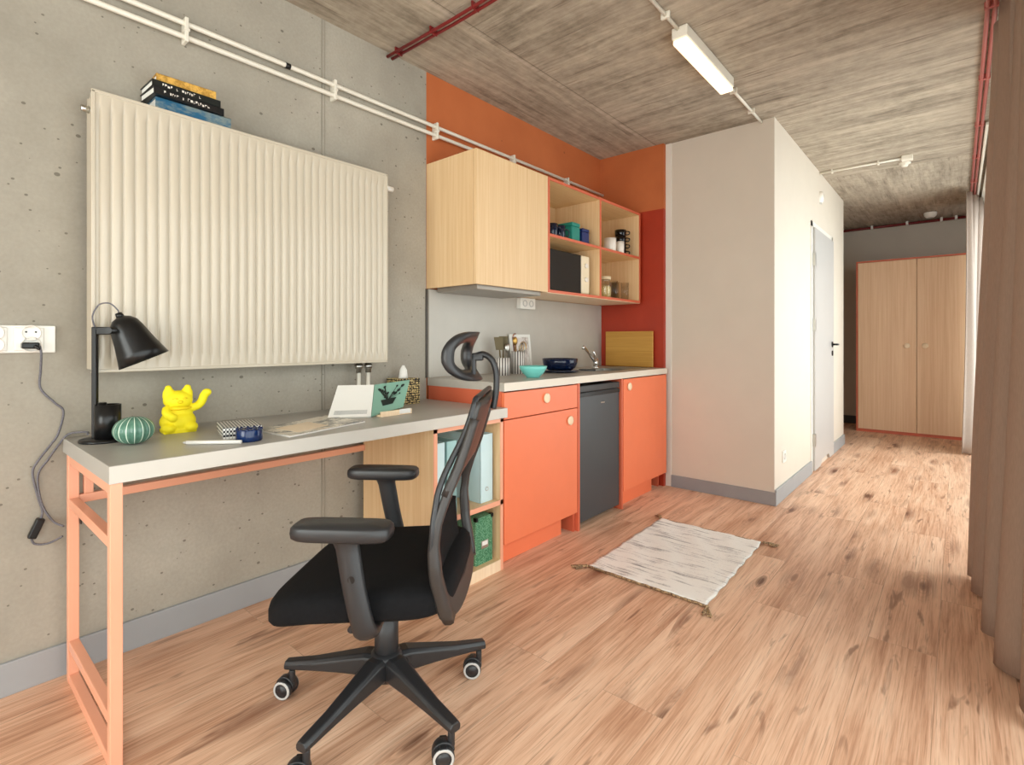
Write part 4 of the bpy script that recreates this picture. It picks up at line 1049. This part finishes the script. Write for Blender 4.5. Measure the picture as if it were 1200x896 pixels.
for s in (-1, 1):
    zs = [.365 + (.86 - .365) * k / 22 for k in range(23)]
    MB().loft(strip([(s * hw(z), z) for z in zs], [.017 if z < .52 else max(.011, .017 - (z - .52) * .1) if z < .7 else .011 + (z - .7) * .14 for z in zs], [.0145 if z < .52 else max(.011, .0145 - (z - .52) * .04) for z in zs])).build('back_strut', BACKP, ch, **LO)
# upper plate between the struts, arched lower edge
N = 16
F_ = []
def plate(u, v):
    y = -1 + 2 * u
    zlo = .735 + .0 - .055 * abs(y) ** 2.2 + .0; z = zlo + (.905 - zlo) * v
    yy_ = y * (hw(z) + .012)
    return Vector((bx_(z) - .004 + .010 * y * y, yy_, z))
o = MB().grid(plate, 20, 12).build('upper_back_plate', BACKP, ch, bev=.002, **LO)
m = o.modifiers.new('Solidify', 'SOLIDIFY'); m.thickness = .016; m.offset = 0
def lplate(u, v):
    y = -1 + 2 * u; zlo = .343 + .03 * abs(y) ** 3; zhi = .392 + .045 * abs(y) ** 1.6; z = zlo + (zhi - zlo) * v
    return Vector((bx_(z) - .004 + .006 * y * y, y * .21, z))
o = MB().grid(lplate, 20, 8).build('lower_back_plate', BACKP, ch, **LO)
m = o.modifiers.new('Solidify', 'SOLIDIFY'); m.thickness = .022; m.offset = 0
m = o.modifiers.new('Bevel', 'BEVEL'); m.width = .004; m.segments = 2
MB().tube([(-.08, 0, .338), (-.16, 0, .325), (-.225, 0, .345)], [.028, .028, .024], 12, flat=(1.6, .7)).build('back_bracket', BLKP, ch, **LO)
# mesh panel in front of the frame with its own rim
def mz(v): return .375 + (.912 - .375) * v
def mp(u, v):
    y = -1 + 2 * u; z = mz(v)
    wdt = hw(z) + .006
    return Vector((bx_(z) + .013 + .026 * math.exp(-((z - .72) / .10) ** 2) - .012 * y * y * math.sin(PI * min(1, max(0, v))), y * wdt, z))
o = MB().grid(mp, 20, 30).build('mesh_back', BLKM, ch, **LO)
m = o.modifiers.new('Solidify', 'SOLIDIFY'); m.thickness = .004
rim = [mp(0, k / 30) for k in range(31)] + [mp(k / 12, 1) for k in range(1, 13)] + [mp(1, 1 - k / 30) for k in range(1, 31)] + [mp(1 - k / 12, 0) for k in range(1, 13)]
MB().tube(rim, .008, 8).build('mesh_rim', BLKP, ch, **LO)
o = MB().grid(lambda u, v: Vector((bx_(.44 + .13 * v) + .012 + .006 * math.cos((u - .5) * 3), (-1 + 2 * u) * .15, .44 + .13 * v)), 12, 6).build('lumbar_pad', BLKF, ch, **LO)
m = o.modifiers.new('Solidify', 'SOLIDIFY'); m.thickness = .012
# headrest: a curved ring
hp = [(1.092, -.262), (1.076, -.240), (1.055, -.226), (1.03, -.218), (1.005, -.217), (.98, -.226), (.96, -.245), (.945, -.266)]
def hx(z):
    zs = [p[0] for p in hp]
    if z >= zs[0]: return hp[0][1]
    for (za, xa_), (zb_, xb_) in zip(hp, hp[1:]):
        if z >= zb_: return xa_ + (xb_ - xa_) * (za - z) / (za - zb_)
    return hp[-1][1]
hring = []
NN = 56
for k in range(NN + 1):
    a = 2 * PI * k / NN
    y, zz_ = sup(.122, .070, 3.0, a); z = 1.017 + zz_
    yi, zi = sup(.122 - .034, .070 - .030, 2.8, a); zi += 1.017
    wr = .010 * (abs(y) / .12) ** 2
    o3 = Vector((hx(z) + wr + .09 * y, y, z)); i3 = Vector((hx(zi) + wr - .004 + .09 * yi, yi, zi)); md_ = (o3 + i3) / 2
    f_ = Vector((.019, 0, 0))
    hring.append([o3 + f_ * .5, md_ + f_ * 1.0, i3 + f_ * .5, i3 - f_ * .5, md_ - f_ * .9, o3 - f_ * .6])
MB().loft(hring, cap=False).build('headrest', BLKP, ch, weld=True, **LO)
MB().tube(bez([(-.262, 0, 1.018), (-.285, 0, 1.022), (-.308, 0, 1.005), (-.320, 0, .97), (-.320, 0, .92), (-.312, 0, .868)]), .010, 12, flat=(1.5, .9)).build('headrest_post', BLKP, ch, **LO)
MB().box(-.283, -.250, -.014, .014, 1.004, 1.026).box(-.262, -.250, -.014, .014, .962, 1.026).build('headrest_bracket', BLKP, ch, bev=.004, **LO)
# armrests
for s, x0 in ((1, .022), (-1, .095)):
    y = s * .272
    R_ = []
    for z, k in ((.592, .92), (.597, .985), (.608, 1.0), (.620, .985), (.626, .93)):
        R_.append([Vector((x0 + sup(.121 * k, .043 * k, 4.5, 2 * PI * j / 40)[0], y + sup(.121 * k, .043 * k, 4.5, 2 * PI * j / 40)[1], z)) for j in range(40)])
    R_.append([Vector((x0 + sup(.06, .015, 3, 2 * PI * j / 40)[0], y + sup(.06, .015, 3, 2 * PI * j / 40)[1], .631)) for j in range(40)])
    MB().loft(R_).build('armrest_pad', BLKF if False else BLKP, ch, weld=True, **LO)
    pts = [((x0 - .008), y, .600), (x0 - .012, y, .57), (x0 - .03, y + s * .004, .47), (x0 - .05, y + s * .002, .385), (x0 - .055, y - s * .012, .362), (x0 - .05, y - s * .06, .350), (x0 - .04, s * .10, .342)]
    w2 = [.044, .030, .029, .029, .030, .028, .024]
    MB().tube(bez(pts, 5), [w2[min(6, i // 5)] * (1 - (i % 5) / 5) + w2[min(6, i // 5 + 1)] * ((i % 5) / 5) for i in range(31)], 12, flat=(.62, 1.0)).build('armrest_post', BLKP, ch, **LO)
    MB().cyl((x0 - .028, y + s * .014, .50), (x0 - .028, y + s * .021, .50), .009, seg=16).build('armrest_button', BLKM2, ch, **LO)

# ------------------------------------------------------------------ light
wld = bpy.data.worlds.new('World'); sc.world = wld; wld.use_nodes = True
wld.node_tree.nodes['Background'].inputs[0].default_value = (.92, .95, 1, 1)
wld.node_tree.nodes['Background'].inputs[1].default_value = 2.6
def area(name, loc, rot, sx, sy, e, col):
    l = bpy.data.lights.new(name, 'AREA'); l.shape = 'RECTANGLE'; l.size = sx; l.size_y = sy; l.energy = e; l.color = col
    o = bpy.data.objects.new(name, l); COL.objects.link(o); o.location = loc; o.rotation_euler = rot; return o
# daylight through the two side windows, then added fill from behind the camera
area('daylight_and_fill', (2.75, .02, 1.08), (0, math.radians(90), 0), 1.9, 4.0, 44, (1, .96, .90))
area('daylight_and_fill', (2.75, 5.2, 1.2), (0, math.radians(90), 0), 2.2, 4.2, 52, (1, .96, .9))
area('daylight_and_fill', (1.3, -2.85, 1.3), (math.radians(90), 0, 0), 1.9, 2.0, 98, (1, .96, .92))  # added fill behind the camera that brightens the partition front

# ------------------------------------------------------------------ camera
cam = bpy.data.cameras.new('Camera'); co = bpy.data.objects.new('Camera', cam); COL.objects.link(co)
cam.sensor_fit = 'HORIZONTAL'; cam.sensor_width = 36; cam.lens = 608.37 / 1200 * 36
cam.shift_x = 0; cam.shift_y = -(448 - 399.55) / 1200
cam.clip_start = .02; cam.clip_end = 60
co.location = (2.1646, 0, 1.06); co.rotation_euler = (math.radians(90), 0, .7096)
sc.camera = co
vs = sc.view_settings; vs.view_transform = 'Standard'; vs.look = 'None'; vs.gamma = 1; vs.use_curve_mapping = False; vs.exposure = 0
